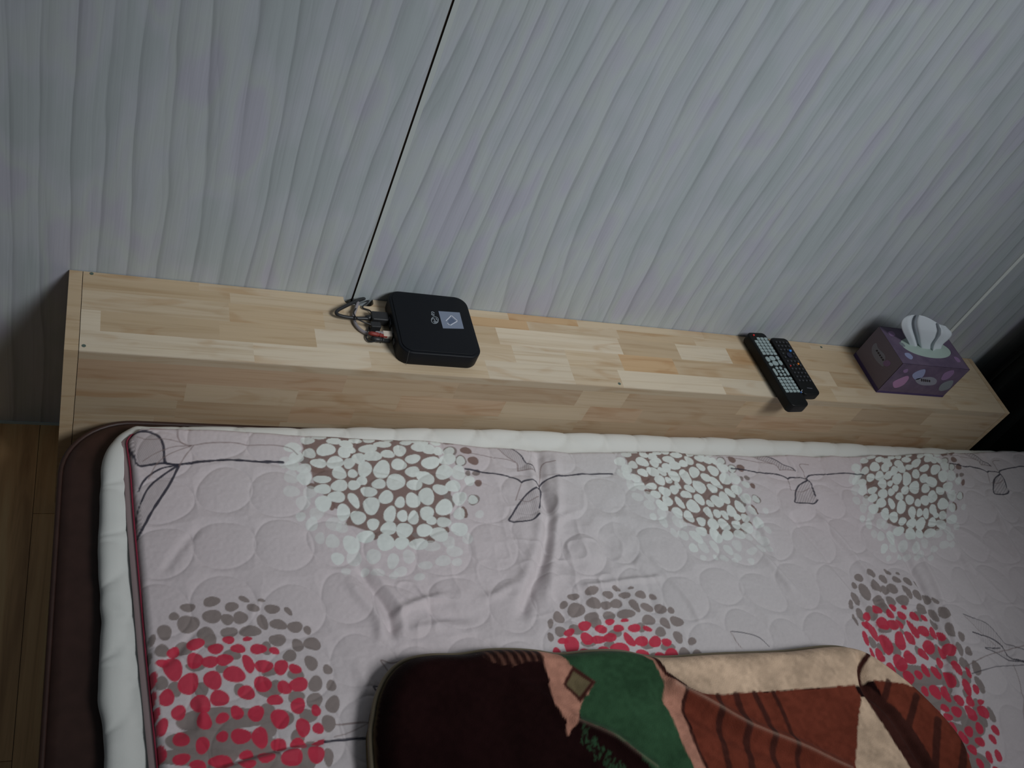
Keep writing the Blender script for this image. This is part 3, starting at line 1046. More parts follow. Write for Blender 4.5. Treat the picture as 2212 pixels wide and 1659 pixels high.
# red piping round the quilt's edge
m_pipe = mat('red_piping', (0.26, 0.018, 0.045), 0.8)
rows_pipe = [(X[i, 0] - 0.0008, Y[i, 0], 0.2395 + 0.0012) for i in range(nr - 1, 3, -4) if vs[i] < 1.6]
rows_pipe += [(X[0, j], Y[0, j] + 0.0004, 0.2400) for j in range(0, 130, 4)]
V, F = tube(rows_pipe, 0.0011, 6)
mesh('piping', V, F, m_pipe, quilt, smooth=True, label='red piping')

sv = []
for (a, b, c) in rows_pipe[:-30]:
    for du, z_ in ((0.0, 0.2405), (-0.003, 0.2385), (-0.0065, 0.2372), (-0.0085, 0.2352)):
        sv.append((a + du + 0.0006, b, z_))
n_ = len(sv) // 4
sf = [(i * 4 + k, i * 4 + k + 1, i * 4 + k + 5, i * 4 + k + 4) for i in range(n_ - 1) for k in range(3)]
mesh('quilt_side', sv, sf, mat('mauve_quilt_side', (0.42, 0.31, 0.31), 0.85), quilt, smooth=True)

# ------------------------------------------------------------------ plush blanket
ZBK = 0.300
bo = [(826, 1800), (808, 1600), (812, 1540), (822, 1490), (845, 1445), (880, 1416), (930, 1404), (1000, 1402), (1060, 1393), (1120, 1392), (1170, 1396), (1215, 1402), (1290, 1395), (1350, 1396), (1430, 1409), (1560, 1402), (1700, 1397), (1790, 1387), (1840, 1391), (1880, 1408), (1930, 1443), (1990, 1492), (2050, 1556), (2085, 1605), (2105, 1659), (2130, 1760)]
bw = at2(bo, ZBK - 0.012)
bw = spline(np.c_[bw, np.zeros(len(bw))], 8)[:, :2]
bw = np.r_[bw, [[1.22, -1.15], [0.36, -1.15]]]
gx = np.arange(0.30, 1.32, 0.0022)
gy = np.r_[np.arange(-1.16, -0.83, 0.01), np.arange(-0.83, -0.54, 0.0019)]
X, Y = np.meshgrid(gx, gy)
ins = inpoly(X, Y, bw)
d = np.where(ins, 1, -1) * polydist(X, Y, bw, True)
BT = ZBK + 0.004
dd = np.clip(d, 0, None)
tt = np.clip(1 - dd / 0.030, 0, 1)
Z = 0.252 + (BT - 0.252) * np.sqrt(1 - tt ** 2.2)
Z += 0.012 * vnoise(X, Y, 0.16) * np.clip(dd / 0.04, 0, 1) + 0.0035 * vnoise(X, Y, 0.045) * np.clip(dd / 0.02, 0, 1)


def bcrease(pts, amp, wid):
    w_ = at2(pts, ZBK)
    if len(w_) > 2:
        w_ = spline(np.c_[w_, np.zeros(len(w_))], 5)[:, :2]
    global Z
    Z = Z + amp * np.exp(-(polydist(X, Y, w_) / wid) ** 2) * np.clip(dd / 0.02, 0, 1)


BS = (780, 1320, 1.5447)
RIDGE1 = crop_px([(1040,250),(1110,285),(1200,330),(1300,388),(1400,430),(1500,475),(1620,535)], *BS)
RIDGE2 = crop_px([(720,370),(790,400),(850,430),(905,475),(975,530)], *BS)
bcrease(RIDGE1, 0.010, 0.010)
bcrease([(p[0] - 22, p[1] + 26) for p in RIDGE1], -0.007, 0.014)
bcrease(RIDGE2, 0.008, 0.008)
bcrease([(p[0] + 20, p[1] - 20) for p in RIDGE2], -0.004, 0.012)
bcrease(crop_px([(530,250),(600,290),(690,350)], *BS), 0.005, 0.010)
bcrease(crop_px([(1665,150),(1668,210),(1690,270),(1760,330),(1890,530)], *BS), -0.008, 0.008)
bcrease(crop_px([(1400,140),(1480,175),(1560,215)], *BS), 0.004, 0.012)
Zu = np.full(X.shape, 0.2515)
# colours
BLC = dict(dark=np.array((0.013, 0.0042, 0.0042)), green=np.array((0.034, 0.082, 0.040)), peach=np.array((0.50, 0.235, 0.165)), cream=np.array((0.66, 0.47, 0.33)), rust=np.array((0.175, 0.040, 0.023)), tan=np.array((0.11, 0.048, 0.034)), olive=np.array((0.15, 0.115, 0.062)), line=np.array((0.055, 0.018, 0.014)))
COL = np.empty(X.shape + (3,))
COL[:] = BLC['dark']
soft_b = 0.0022


def bpoly(pts, c, jag=0.0016):
    w_ = at2(crop_px(pts, *BS), ZBK)
    i_ = inpoly(X, Y, w_)
    q = polydist(X, Y, w_, True)
    q = np.where(i_, -q, q) + jag * vnoise(X, Y, 0.006) * 2
    a = np.clip(0.5 - q / soft_b, 0, 1)[..., None]
    COL[:] = COL * (1 - a) + a * BLC[c]


def bline(pts, r, c, alpha=1.0):
    w_ = at2(crop_px(pts, *BS), ZBK)
    if len(w_) > 2:
        w_ = spline(np.c_[w_, np.zeros(len(w_))], 5)[:, :2]
    q = polydist(X, Y, w_) - r + 0.001 * vnoise(X, Y, 0.006)
    a = (np.clip(0.5 - q / soft_b, 0, 1) * alpha)[..., None]
    COL[:] = COL * (1 - a) + a * BLC[c]


bpoly([(395,140),(430,95),(600,95),(612,172),(560,178),(470,185),(410,165)], 'tan', 0.004)
for p_ in ([(405,132),(430,185)], [(432,126),(462,186)], [(462,120),(492,184)], [(490,112),(522,178)], [(518,108),(546,176)], [(548,106),(572,176)], [(578,104),(596,172)]):
    bline(p_, 0.0036, 'dark', 0.9)
bpoly([(592,100),(660,100),(700,185),(720,210),(775,235),(770,290),(735,330),(715,380),(690,415),(682,370),(640,312),(628,240),(610,180)], 'peach')
bpoly([(655,60),(720,60),(850,60),(928,60),(935,118),(985,170),(1010,230),(1022,300),(1048,380),(1120,545),(965,545),(905,470),(800,400),(725,368),(738,300),(778,240),(698,185),(665,135)], 'green')
bpoly([(925,60),(975,60),(978,135),(1012,215),(1075,268),(1072,300),(1088,360),(1112,430),(1165,545),(1115,545),(1050,400),(1015,310),(1008,240),(975,165),(940,130)], 'peach')
bpoly([(975,60),(1700,60),(1740,110),(1850,262),(1745,240),(1690,235),(1665,250),(1400,267),(1130,287),(1080,262),(1020,205),(985,140)], 'cream')
bpoly([(1078,272),(1130,285),(1400,267),(1645,249),(1668,290),(1650,545),(1160,545),(1112,425),(1086,345)], 'rust')
bpoly([(1668,290),(1700,285),(1850,545),(1640,545),(1655,400)], 'cream')
bpoly([(1705,232),(1745,235),(1850,255),(1960,350),(2060,430),(2180,545),(1890,545),(1760,310)], 'rust')
bpoly([(672,245),(703,186),(780,240),(732,306)], 'line', 0.0005)
bpoly([(684,246),(706,204),(762,242),(728,286)], 'olive', 0.0005)
bline([(975,130),(1000,190),(1050,243),(1074,272),(1082,340),(1105,420),(1158,540)], 0.0024, 'line')
for p_, r in (([(1190,285),(1205,400),(1228,535)], 0.0045), ([(1250,282),(1288,390),(1305,535)], 0.005), ([(1312,277),(1362,380),(1392,535)], 0.0045), ([(1376,272),(1420,370),(1470,535)], 0.0035),
              ([(1757,238),(1748,290)], 0.005), ([(1850,285),(1822,400)], 0.0055), ([(1922,365),(1912,535)], 0.006), ([(2010,440),(2000,545)], 0.006)):
    bline(p_, r, 'line', 0.92)
bline([(1695,140),(1668,185),(1668,225),(1690,290)], 0.0036, 'line')
bpoly([(1680,240),(1720,270),(1780,320),(1860,420),(1925,545),(1840,545),(1750,400),(1690,300)], 'line', 0.001)
# green specks bleeding into the dark pile
for _ in range(70):
    bline([(a0 := rr_.uniform(735, 880), b0 := 385 + (a0 - 735) * 0.95 + rr_.uniform(-5, 55)), (a0 + rr_.uniform(-6, 6), b0 + rr_.uniform(4, 14))], 0.0010, 'green', 0.7)
a = np.clip((0.0048 - dd) / 0.002, 0, 1)[..., None]
COL[:] = COL * (1 - a) + a * BLC['olive']
COL *= (1 + 0.35 * vnoise(X, Y, 0.03) + 0.3 * vnoise(X, Y, 0.006))[..., None]
# highlight painted into the colour along the fold ridges, where the pile opens
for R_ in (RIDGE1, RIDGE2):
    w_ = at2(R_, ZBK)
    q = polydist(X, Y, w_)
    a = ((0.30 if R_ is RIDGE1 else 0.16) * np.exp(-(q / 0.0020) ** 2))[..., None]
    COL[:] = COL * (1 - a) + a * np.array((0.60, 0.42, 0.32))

m_b = mat('plush_blanket_pile', rough=0.85, spec=0.03, sheen=0.05)
at_ = N(m_b, 'ShaderNodeAttribute', attribute_name='print')
L(m_b, at_.outputs['Color'], bsdf(m_b).inputs['Base Color'])
bsdf(m_b).inputs['Sheen Roughness'].default_value = 0.4
nb = noise_node(m_b, mapping(m_b, (500, 500, 500)), 1.0, 3).outputs[0]
bump(m_b, nb, 0.5, 0.0012)
# keep the cells inside the outline, and snap the rim to it
nr, nc = X.shape
cell = ins[:-1, :-1] | ins[1:, :-1] | ins[:-1, 1:] | ins[1:, 1:]
out = ~ins
bx, by = X[out], Y[out]
near = polydist(bx, by, bw, True) < 0.02
tmpX, tmpY = X.copy(), Y.copy()
bi = np.argwhere(out)
for (i, j), nq in zip(bi, near):
    if not nq:
        continue
    x_, y_ = X[i, j], Y[i, j]
    A_ = bw
    B_ = np.roll(bw, -1, 0)
    e = B_ - A_
    t = np.clip(((x_ - A_[:, 0]) * e[:, 0] + (y_ - A_[:, 1]) * e[:, 1]) / (e ** 2).sum(1), 0, 1)
    qx = A_[:, 0] + t * e[:, 0]
    qy = A_[:, 1] + t * e[:, 1]
    k_ = np.argmin((qx - x_) ** 2 + (qy - y_) ** 2)
    tmpX[i, j], tmpY[i, j] = qx[k_], qy[k_]
idx = np.arange(nr * nc).reshape(nr, nc)
cm_ = np.argwhere(cell)
ii, jj = cm_[:, 0], cm_[:, 1]
Ft = np.stack([idx[ii, jj], idx[ii, jj + 1], idx[ii + 1, jj + 1], idx[ii + 1, jj]], -1)
V0 = np.stack([tmpX, tmpY, Z], -1).reshape(-1, 3)
used = np.unique(Ft)
remap = -np.ones(nr * nc, int)
remap[used] = np.arange(len(used))
nU = len(used)
Vt = V0[used]
Vb = Vt.copy()
Vb[:, 2] = 0.2515
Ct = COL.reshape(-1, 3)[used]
Fq = remap[Ft]
blanket = empty('blanket', (0.8, -0.85, 0.25), 'brown, green and cream plush blanket with rust stripes folded on the quilt', 'blanket')
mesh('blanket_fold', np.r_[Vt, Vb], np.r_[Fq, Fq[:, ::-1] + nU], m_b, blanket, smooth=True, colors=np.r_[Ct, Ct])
m_bind = mat('olive_blanket_binding', (0.16, 0.125, 0.075), 0.75, sheen=0.2)
bind = [(q[0], q[1], 0.2535 + 0.018) for q in bw[:-2]]
V, F = tube(bind, 0.0032, 8)
mesh('edge_binding', V, F, m_bind, blanket, smooth=True, label='olive edge binding')

# ------------------------------------------------------------------ set-top box
m_blk = mat('black_satin_plastic', (0.0045, 0.0055, 0.008), 0.5, 0.22)
m_blk2 = mat('black_gloss_rim', (0.004, 0.004, 0.005), 0.25, 0.35)
stb = empty('media_box', (0.510, -0.068, H), 'flat black square media box with rounded corners on the pine shelf by the wall', 'media box')
V, F = rounded_slab(0.4455, 0.5760, -0.1345, -0.0035, H + 0.0015, H + 0.0265, 0.020, 0.0022, 8)
mesh('casing', V, F, m_blk, stb, smooth=True).modifiers.new('es', 'EDGE_SPLIT').split_angle = math.radians(40)
V, F = rounded_slab(0.4500, 0.5715, -0.1300, -0.0080, H + 0.0265, H + 0.0278, 0.016, 0.0006, 8)
mesh('lid', V, F, m_blk, stb, smooth=True).modifiers.new('es', 'EDGE_SPLIT').split_angle = math.radians(40)
V, F = rounded_slab(0.4470, 0.5745, -0.1330, -0.0050, H, H + 0.0015, 0.018, 0.0005, 8)
mesh('foot_plate', V, F, m_blk2, stb)
zt = H + 0.0279


def flat(name, pts, z, th, m, parent, **kw):
    P_ = at2(pts, z)
    ar = sum(P_[i][0] * P_[(i + 1) % len(P_)][1] - P_[(i + 1) % len(P_)][0] * P_[i][1] for i in range(len(P_)))
    if ar < 0:
        P_ = P_[::-1]
    V, F = prism(P_, z - th, z)
    return mesh(name, V, F, m, parent, **kw)


m_foil = mat('silver_sticker', (0.25, 0.29, 0.38), 0.35, metal=0.35)
m_foil2 = mat('bright_print', (0.80, 0.80, 0.86), 0.5)
m_foil3 = mat('dark_blue_print', (0.10, 0.13, 0.20), 0.5)
stk = flat('sticker', [(947, 672), (993, 675), (1002, 710), (957, 709)], zt + 0.0004, 0.0004, m_foil, stb, label='small silver sticker with a diamond outline')


def strokes(name, segs, r, z, m, parent):
    VV_, FF_ = [], []
    for a, b in segs:
        p, q = at(*a, z=z)[:2], at(*b, z=z)[:2]
        t = (q - p) / (np.linalg.norm(q - p) + 1e-9)
        nn = np.array([-t[1], t[0]]) * r
        p, q = p - t * r, q + t * r
        V, F = prism([p - nn, q - nn, q + nn, p + nn], z, z + 0.00015)
        o_ = len(VV_)
        VV_ += V
        FF_ += [tuple(k + o_ for k in f) for f in F]
    return mesh(name, VV_, FF_, m, parent)


K_ = lambda a, b: (880 + a / 10.367, 640 + b / 10.367)
dm = [K_(865, 550), K_(985, 430), K_(1125, 555), K_(955, 655)]
flat('emblem_print', [K_(905, 550), K_(985, 470), K_(1085, 555), K_(955, 625)], zt + 0.0006, 0.0002, m_foil3, stk)
strokes('diamond_print', [(dm[0], dm[1]), (dm[1], dm[2]), (dm[2], dm[3]), (dm[3], K_(900, 610))], 0.0005, zt + 0.0006, m_foil2, stk)
m_logo = mat('grey_logo_print', (0.42, 0.47, 0.52), 0.5)
ringp = [K_(615 + 80 * math.cos(a), 535 + 78 * math.sin(a)) for a in np.linspace(0, 2 * math.pi, 15)]
strokes('round_logo', [(ringp[i], ringp[i + 1]) for i in range(14)] + [(K_(555, 510), K_(600, 500)), (K_(600, 500), K_(620, 550)), (K_(585, 560), K_(665, 570)), (K_(640, 490), K_(670, 540)), (K_(600, 590), K_(650, 590))], 0.00045, zt, m_logo, stb)
strokes('small_lettering', [(K_(540, 360), K_(570, 345)), (K_(570, 345), K_(600, 375)), (K_(540, 385), K_(585, 400)), (K_(585, 400), K_(600, 420)), (K_(550, 420), K_(590, 430)), (K_(540, 385), K_(550, 420))], 0.0005, zt, m_logo, stb)
m_port = mat('port_grey', C(70, 72, 74), 0.4, metal=0.5)
for (y_, z_, w_) in ((-0.058, 0.010, 0.016), (-0.078, 0.010, 0.012), (-0.098, 0.009, 0.008)):
    box('port', 0.4446, 0.4462, y_ - w_ / 2, y_ + w_ / 2, H + z_ - 0.004, H + z_ + 0.004, m_port, stb)
# vent line on the rounded corner
V, F = tube([at(884, 758, Y=-0.1346) + np.array([0, -0.0002, 0]), at(877, 788, Y=-0.1346) + np.array([0, -0.0002, 0])], 0.0002, 6)
mesh('seam_line', V, F, mat('thin_scratch_grey', (0.10, 0.10, 0.10), 0.5), stb)

# ------------------------------------------------------------------ cables
m_cblk = mat('black_cable', C(20, 20, 21), 0.45)
m_cgry = mat('grey_cable', C(88, 84, 86, 0.36), 0.5)
m_cred = mat('red_plug', (0.24, 0.030, 0.022), 0.5)
m_cwht = mat('clear_plug', C(135, 125, 115), 0.4)
m_metal = mat('plug_metal', C(110, 108, 102), 0.35, metal=0.6)


def cpts(l):
    return spline([at(a, b, z=H + c) for a, b, c in l], 10)


cab = empty('video_cable', at(740, 675, z=H), 'black video cable looping from the wall notch into the black media box', 'cable')
P_ = cpts([(792, 641, -0.03), (786, 645, 0.0), (772, 650, 0.006), (745, 662, 0.010), (728, 672, 0.010), (730, 680, 0.009), (755, 686, 0.008), (790, 688, 0.008), (806, 688, 0.008)])
V, F = tube(P_, 0.0027, 12)
mesh('cord', V, F, m_cblk, cab, smooth=True)
a_ = at(800, 687, z=H + 0.008)
V, F = rounded_slab(a_[0], 0.4444, a_[1] - 0.009, a_[1] + 0.009, H + 0.002, H + 0.0155, 0.003, 0.002, 4)
mesh('plug', V, F, m_cblk, cab, smooth=False)
V, F = tube([(a_[0] - 0.008, a_[1], H + 0.008), (a_[0] + 0.002, a_[1], H + 0.0085)], [0.0032, 0.0055], 12)
mesh('strain_relief', V, F, m_cblk, cab, smooth=True)

cab = empty('network_cable', at(770, 700, z=H), 'grey network cable curving out of the wall notch to the media box', 'cable')
P_ = cpts([(775, 640, -0.03), (773, 652, 0.003), (768, 668, 0.006), (764, 683, 0.004), (768, 700, 0.004), (782, 715, 0.004), (806, 724, 0.006), (828, 727, 0.008)])
V, F = tube(P_, 0.0026, 12)
mesh('cord', V, F, m_cgry, cab, smooth=True)
a_ = at(826, 724, z=H + 0.008)
box('plug', a_[0], 0.4444, a_[1] - 0.0055, a_[1] + 0.0055, H + 0.004, H + 0.013, m_cwht, cab, bevel=0.001, label='clear plug')
V, F = rounded_slab(a_[0] - 0.012, a_[0] + 0.002, a_[1] - 0.004, a_[1] + 0.004, H + 0.004, H + 0.0125, 0.0025, 0.001, 4)
mesh('boot', V, F, m_cgry, cab)

cab = empty('audio_cable', at(790, 735, z=H), 'thin cable ending in a red plug and a black plug at the media box', 'cable')
P_ = cpts([(800, 640, -0.03), (795, 652, 0.002), (783, 664, 0.003), (800, 672, 0.004), (806, 686, 0.003), (800, 700, 0.003), (794, 716, 0.003), (791, 730, 0.003), (799, 738, 0.004), (812, 737, 0.007)])
V, F = tube(P_, 0.0012, 10)
mesh('cord', V, F, m_cblk, cab, smooth=True)
for (p0, p1, r, m_, lb) in (((796, 719, 0.011), (836, 727, 0.010), 0.0034, m_cred, 'red plug'), ((801, 731, 0.006), (842, 737, 0.007), 0.0042, m_cblk, 'black plug')):
    A0, A1 = at(p0[0], p0[1], z=H + p0[2]), at(p1[0], p1[1], z=H + p1[2])
    ps = [A0 + (A1 - A0) * t for t in (0, .15, .5, .52, .58, .6, .66, .68, 1)]
    V, F = tube(ps, [r * .55, r, r, r * .8, r * .8, r, r, r * .8, r * .7], 12)
    mesh('plug', V, F, m_, cab, smooth=True, label=lb)

cab = empty('power_lead', at(795, 660, z=H), 'thin black power lead coming up through the notch at the wall joint', 'cable')
P_ = cpts([(764, 634, -0.03), (763, 648, 0.004), (768, 656, 0.008), (770, 664, 0.007), (764, 676, 0.011), (774, 690, 0.014), (798, 700, 0.012), (812, 702, 0.010)])
V, F = tube(P_, 0.0011, 8)
mesh('cord', V, F, m_cblk, cab, smooth=True)
a_ = at(800, 702, z=H + 0.010)
V, F = rounded_slab(a_[0], a_[0] + 0.016, a_[1] - 0.0055, a_[1] + 0.0055, H + 0.001, H + 0.013, 0.002, 0.001, 4)
mesh('plug', V, F, m_cblk, cab)

# ------------------------------------------------------------------ remotes
m_rb = mat('black_remote_body', (0.005, 0.005, 0.005), 0.45, 0.25)
m_key = mat('grey_rubber_key', C(96, 106, 106), 0.6)
m_dk = mat('dark_key', C(34, 35, 38), 0.5)
m_led = {'r': mat('red_key', C(150, 30, 28), 0.5), 'b': mat('blue_key', C(35, 90, 150), 0.5), 'o': mat('orange_key', C(165, 85, 25), 0.5), 'n': mat('navy_key', C(20, 60, 110), 0.5)}


def remote(name, label, cx, y0, length, width, zt_, zb, deg, keys):
    t = empty(name, (cx, y0 - length / 2, H), label, 'remote control', 'remote controls on the shelf')
    c = (cx, y0)
    # body: thicker at the lower end, keys on a slightly raised face
    V, F = rounded_slab(cx - width / 2, cx + width / 2, y0 - length, y0, zb, zt_, min(0.009, width / 4), 0.0022, 6, 0.005)
    V = np.array(V)
    fr_ = (y0 - V[:, 1]) / length
    V[:, 0] = cx + (V[:, 0] - cx) * (1 - 0.10 * np.exp(-((fr_ - 0.62) / 0.25) ** 2) * 0.5)
    V = rotz(V, c, deg)
    o_ = mesh('body', V, F, m_rb, t, smooth=True)
    o_.modifiers.new('es', 'EDGE_SPLIT').split_angle = math.radians(35)
    for (u, v_, ku, kv, m_, shape) in keys:
        kx = cx + (u - 0.5) * width
        ky = y0 - v_ * length
        r = min(ku, kv) * (0.98 if shape == 'o' else 0.45)
        V, F = rounded_slab(kx - ku, kx + ku, ky - kv, ky + kv, zt_ - 0.0005, zt_ + 0.0016, r, 0.0005, 3, 0.0001)
        mesh('button', rotz(V, c, deg), F, m_, t)
    return t


keys = [(0.27, 0.045, 0.0020, 0.0016, m_led['r'], 'o')]
for i in range(6):
    for j in range(4):
        if i == 0 and j == 0:
            continue
        keys.append((0.20 + 0.205 * j, 0.095 + 0.042 * i, 0.0037, 0.0029, m_key, 's'))
for (u, v_, a, b) in ((0.22, 0.385, 0.0045, 0.006), (0.50, 0.372, 0.0068, 0.0052), (0.80, 0.365, 0.0042, 0.0045), (0.50, 0.44, 0.0068, 0.0052), (0.22, 0.455, 0.0045, 0.004), (0.80, 0.43, 0.0042, 0.006)):
    keys.append((u, v_, a, b, m_key, 'o'))
keys += [(0.20, 0.56, 0.0030, 0.0085, m_key, 'o'), (0.84, 0.555, 0.0030, 0.0085, m_key, 'o'), (0.42, 0.505, 0.0034, 0.003, m_key, 'o'), (0.63, 0.505, 0.0034, 0.003, m_key, 'o'), (0.42, 0.55, 0.0034, 0.003, m_key, 'o'), (0.63, 0.55, 0.0034, 0.003, m_key, 'o'), (0.42, 0.595, 0.0034, 0.003, m_key, 'o'), (0.63, 0.595, 0.0034, 0.003, m_key, 'o')]
for i in range(5):
    for j in range(4):
        keys.append((0.20 + 0.205 * j, 0.645 + 0.042 * i, 0.0037, 0.0028, m_key, 's'))
keys.append((0.93, 0.83, 0.0016, 0.0014, m_led['n'], 'o'))
rem1 = remote('remote_control', 'black remote with rows of pale grey keys, its end hanging over the shelf edge', 1.1560, -0.010, 0.176, 0.043, H + 0.0215, H + 0.0005, 4.5, keys)
keys = []
for i in range(11):
    for j in range(4):
        if i in (3, 4) and j in (1, 2):
            continue
        keys.append((0.20 + 0.2 * j, 0.09 + 0.068 * i, 0.0023, 0.0017, m_dk, 'o'))
keys.append((0.50, 0.325, 0.0062, 0.0060, mat('navy_pad', C(16, 18, 30), 0.35), 'o'))
keys += [(0.72, 0.24, 0.0028, 0.0024, m_led['b'], 'o'), (0.20, 0.515, 0.0014, 0.0012, m_led['r'], 'o'), (0.72, 0.475, 0.0022, 0.0019, m_led['o'], 'o')]
rem2 = remote('remote_control', 'shorter black remote with dark keys and one blue key, right of the other', 1.2095, -0.014, 0.139, 0.042, H + 0.0175, H + 0.0005, 3.0, keys)
strokes('logo_print', [((1733, 842), (1731, 845)), ((1731, 845), (1733, 848))], 0.0004, H + 0.0216, mat('white_print', (0.8, 0.8, 0.8)), rem1)
strokes('logo_print', [((1744, 838), (1754, 839))], 0.0007, H + 0.0176, mat('grey_print', C(60, 60, 66)), rem2)

# ------------------------------------------------------------------ tissue box
TX0, TX1, TY0, TY1, TZ = 1.4030, 1.5780, -0.1195, -0.0235, H + 0.0820
m_tb = mat('mauve_card', rough=0.6)
g = N(m_tb, 'ShaderNodeTexCoord')
nb = noise_node(m_tb, mapping(m_tb, (45, 45, 45)), 1.0, 2).outputs[0]
L(m_tb, ramp(m_tb, nb, [(0.3, C(54, 44, 60, 0.40)), (0.7, C(66, 55, 70, 0.40))]), bsdf(m_tb).inputs['Base Color'])
m_tb2 = mat('mauve_end_card', C(74, 66, 73, 0.38), 0.6)
m_edge = mat('deep_violet_edge', C(38, 28, 58, 0.36), 0.6)
tis = empty('tissue_box', ((TX0 + TX1) / 2, (TY0 + TY1) / 2, H), 'mauve cardboard tissue box with petal prints at the right end of the shelf', 'tissue box')
# carton with an oval opening in the lid
V, F = [], []
nO = 40
cxo, cyo, rxo, ryo = 1.4960, -0.0700, 0.064, 0.027
ring_i, ring_o = [], []
for i in range(nO):
    a = 2 * math.pi * i / nO
    ring_i.append((cxo + rxo * math.cos(a), cyo + ryo * math.sin(a)))
    # outer point on the rectangle
    dx, dy = math.cos(a), math.sin(a)
    tx = ((TX1 if dx > 0 else TX0) - cxo) / dx if abs(dx) > 1e-6 else 1e9
    ty = ((TY1 if dy > 0 else TY0) - cyo) / dy if abs(dy) > 1e-6 else 1e9
    t = min(tx, ty)
    ring_o.append((cxo + dx * t, cyo + dy * t))
for (qx, qy) in ((TX0, TY0), (TX1, TY0), (TX1, TY1), (TX0, TY1)):
    k_ = min(range(nO), key=lambda i: (ring_o[i][0] - qx) ** 2 + (ring_o[i][1] - qy) ** 2)
    ring_o[k_] = (qx, qy)
V = [(p[0], p[1], TZ) for p in ring_o] + [(p[0], p[1], TZ) for p in ring_i] + [(p[0], p[1], TZ - 0.0006) for p in ring_i]
F = [(i, (i + 1) % nO, nO + (i + 1) % nO, nO + i) for i in range(nO)] + [(nO + i, nO + (i + 1) % nO, 2 * nO + (i + 1) % nO, 2 * nO + i) for i in range(nO)]
mesh('lid', V, F, m_tb, tis)
e_ = 0.0006
mesh('front_face', boxv(TX0, TX1, TY0, TY0 + e_, H, TZ), BOXF, m_tb, tis)
mesh('back_face', boxv(TX0, TX1, TY1 - e_, TY1, H, TZ), BOXF, m_tb, tis)
mesh('end_face', boxv(TX0, TX0 + e_, TY0, TY1, H, TZ), BOXF, m_tb2, tis)
mesh('end_face', boxv(TX1 - e_, TX1, TY0, TY1, H, TZ), BOXF, m_tb2, tis)
mesh('base', boxv(TX0, TX1, TY0, TY1, H, H + e_), BOXF, m_tb, tis)
box('bottom_border', TX0 - 0.0003, TX1 + 0.0003, TY0 - 0.0003, TY0, H, H + 0.005, m_edge, tis)
box('bottom_border', TX0 - 0.0003, TX0, TY0, TY1, H, H + 0.008, m_edge, tis)
m_film = mat('translucent_film', C(112, 124, 118, 0.40), 0.35)
V, F = prism([(cxo + (rxo + 0.002) * math.cos(a), cyo + (ryo + 0.002) * math.sin(a)) for a in np.linspace(0, 2 * math.pi, 36, endpoint=False)], TZ - 0.0012, TZ - 0.0007)
mesh('film', V, F, m_film, tis)
PM = {'pink': mat('pink_petal', C(112, 82, 108, 0.42), 0.6), 'blue': mat('blue_petal', C(96, 100, 124, 0.42), 0.6), 'mauve': mat('mauve_petal', C(92, 72, 98, 0.42), 0.6), 'green': mat('grey_green_petal', C(82, 86, 90, 0.42), 0.6), 'dark': mat('dark_lettering', C(30, 26, 30), 0.6), 'pale': mat('pale_oval', C(92, 92, 100, 0.42), 0.6)}
TS = (1820, 660, 7.373)


def petal_front(pts, m_, out=0.0002, name='petal_print'):
    q = [at(*p, Y=TY0) for p in crop_px(pts, *TS)]
    q = spline(q, 4, True)
    n_ = len(q)
    V = [(p[0], TY0 - out, p[2]) for p in q] + [(p[0], TY0, p[2]) for p in q]
    F = [tuple(range(n_)), tuple(range(n_, 2 * n_))[::-1]] + [(i, n_ + i, n_ + (i + 1) % n_, (i + 1) % n_) for i in range(n_)]
    mesh(name, V, F, PM[m_], tis)


def end_hit(px, py):
    d_ = M3 @ np.array([(px - 1106) / FPX, -(py - 829.5) / FPX, -1.0])
    o_ = np.array(CAM_LOC)
    return o_ + d_ * ((TX0 - o_[0]) / d_[0])


def petal_end(pts, m_, out=0.0002, name='petal_print', sp_=True):
    q = [end_hit(*p) for p in crop_px(pts, *TS)]
    if sp_:
        q = spline(q, 4, True)
    n_ = len(q)
    V = [(TX0 - out, p[1], p[2]) for p in q] + [(TX0, p[1], p[2]) for p in q]
    F = [tuple(range(n_)), tuple(range(n_, 2 * n_))[::-1]] + [(i, n_ + i, n_ + (i + 1) % n_, (i + 1) % n_) for i in range(n_)]
    mesh(name, V, F, PM[m_], tis)


def petal_top(pts, m_):
    q = at2(crop_px(pts, *TS), TZ)
    q = spline(np.c_[q, np.zeros(len(q))], 4, True)[:, :2]
    V, F = prism(q, TZ, TZ + 0.0002)
    mesh('petal_print', V, F, PM[m_], tis)


petal_front([(800, 1230), (870, 1180), (1030, 1120), (1050, 1170), (960, 1270), (830, 1310)], 'pink')
petal_front([(1110, 1110), (1180, 1050), (1310, 1015), (1310, 1080), (1260, 1150), (1160, 1180)], 'blue')
petal_front([(1160, 1180), (1250, 1150), (1420, 1140), (1500, 1190), (1460, 1260), (1300, 1270), (1200, 1240)], 'pale')
petal_front([(1570, 1160), (1630, 1070), (1760, 1030), (1770, 1080), (1690, 1160), (1600, 1190)], 'mauve')
petal_front([(1530, 1330), (1590, 1240), (1740, 1190), (1760, 1230), (1700, 1320), (1580, 1360)], 'green')
petal_front([(970, 1030), (1040, 1010), (1030, 1060), (980, 1070)], 'mauve')
for k_, xx_ in enumerate((1250, 1282, 1312, 1342, 1374)):
    petal_front([(xx_, 1165 + k_ * 5), (xx_ + 20, 1167 + k_ * 5), (xx_ + 20, 1205 + k_ * 3), (xx_, 1203 + k_ * 3)], 'dark', 0.0004, 'lettering')
petal_end([(480, 640), (540, 600), (570, 680), (680, 800), (660, 930), (640, 970), (540, 880), (470, 750)], 'pale')
petal_end([(650, 900), (720, 870), (770, 920), (720, 970), (660, 950)], 'mauve', 0.0003)
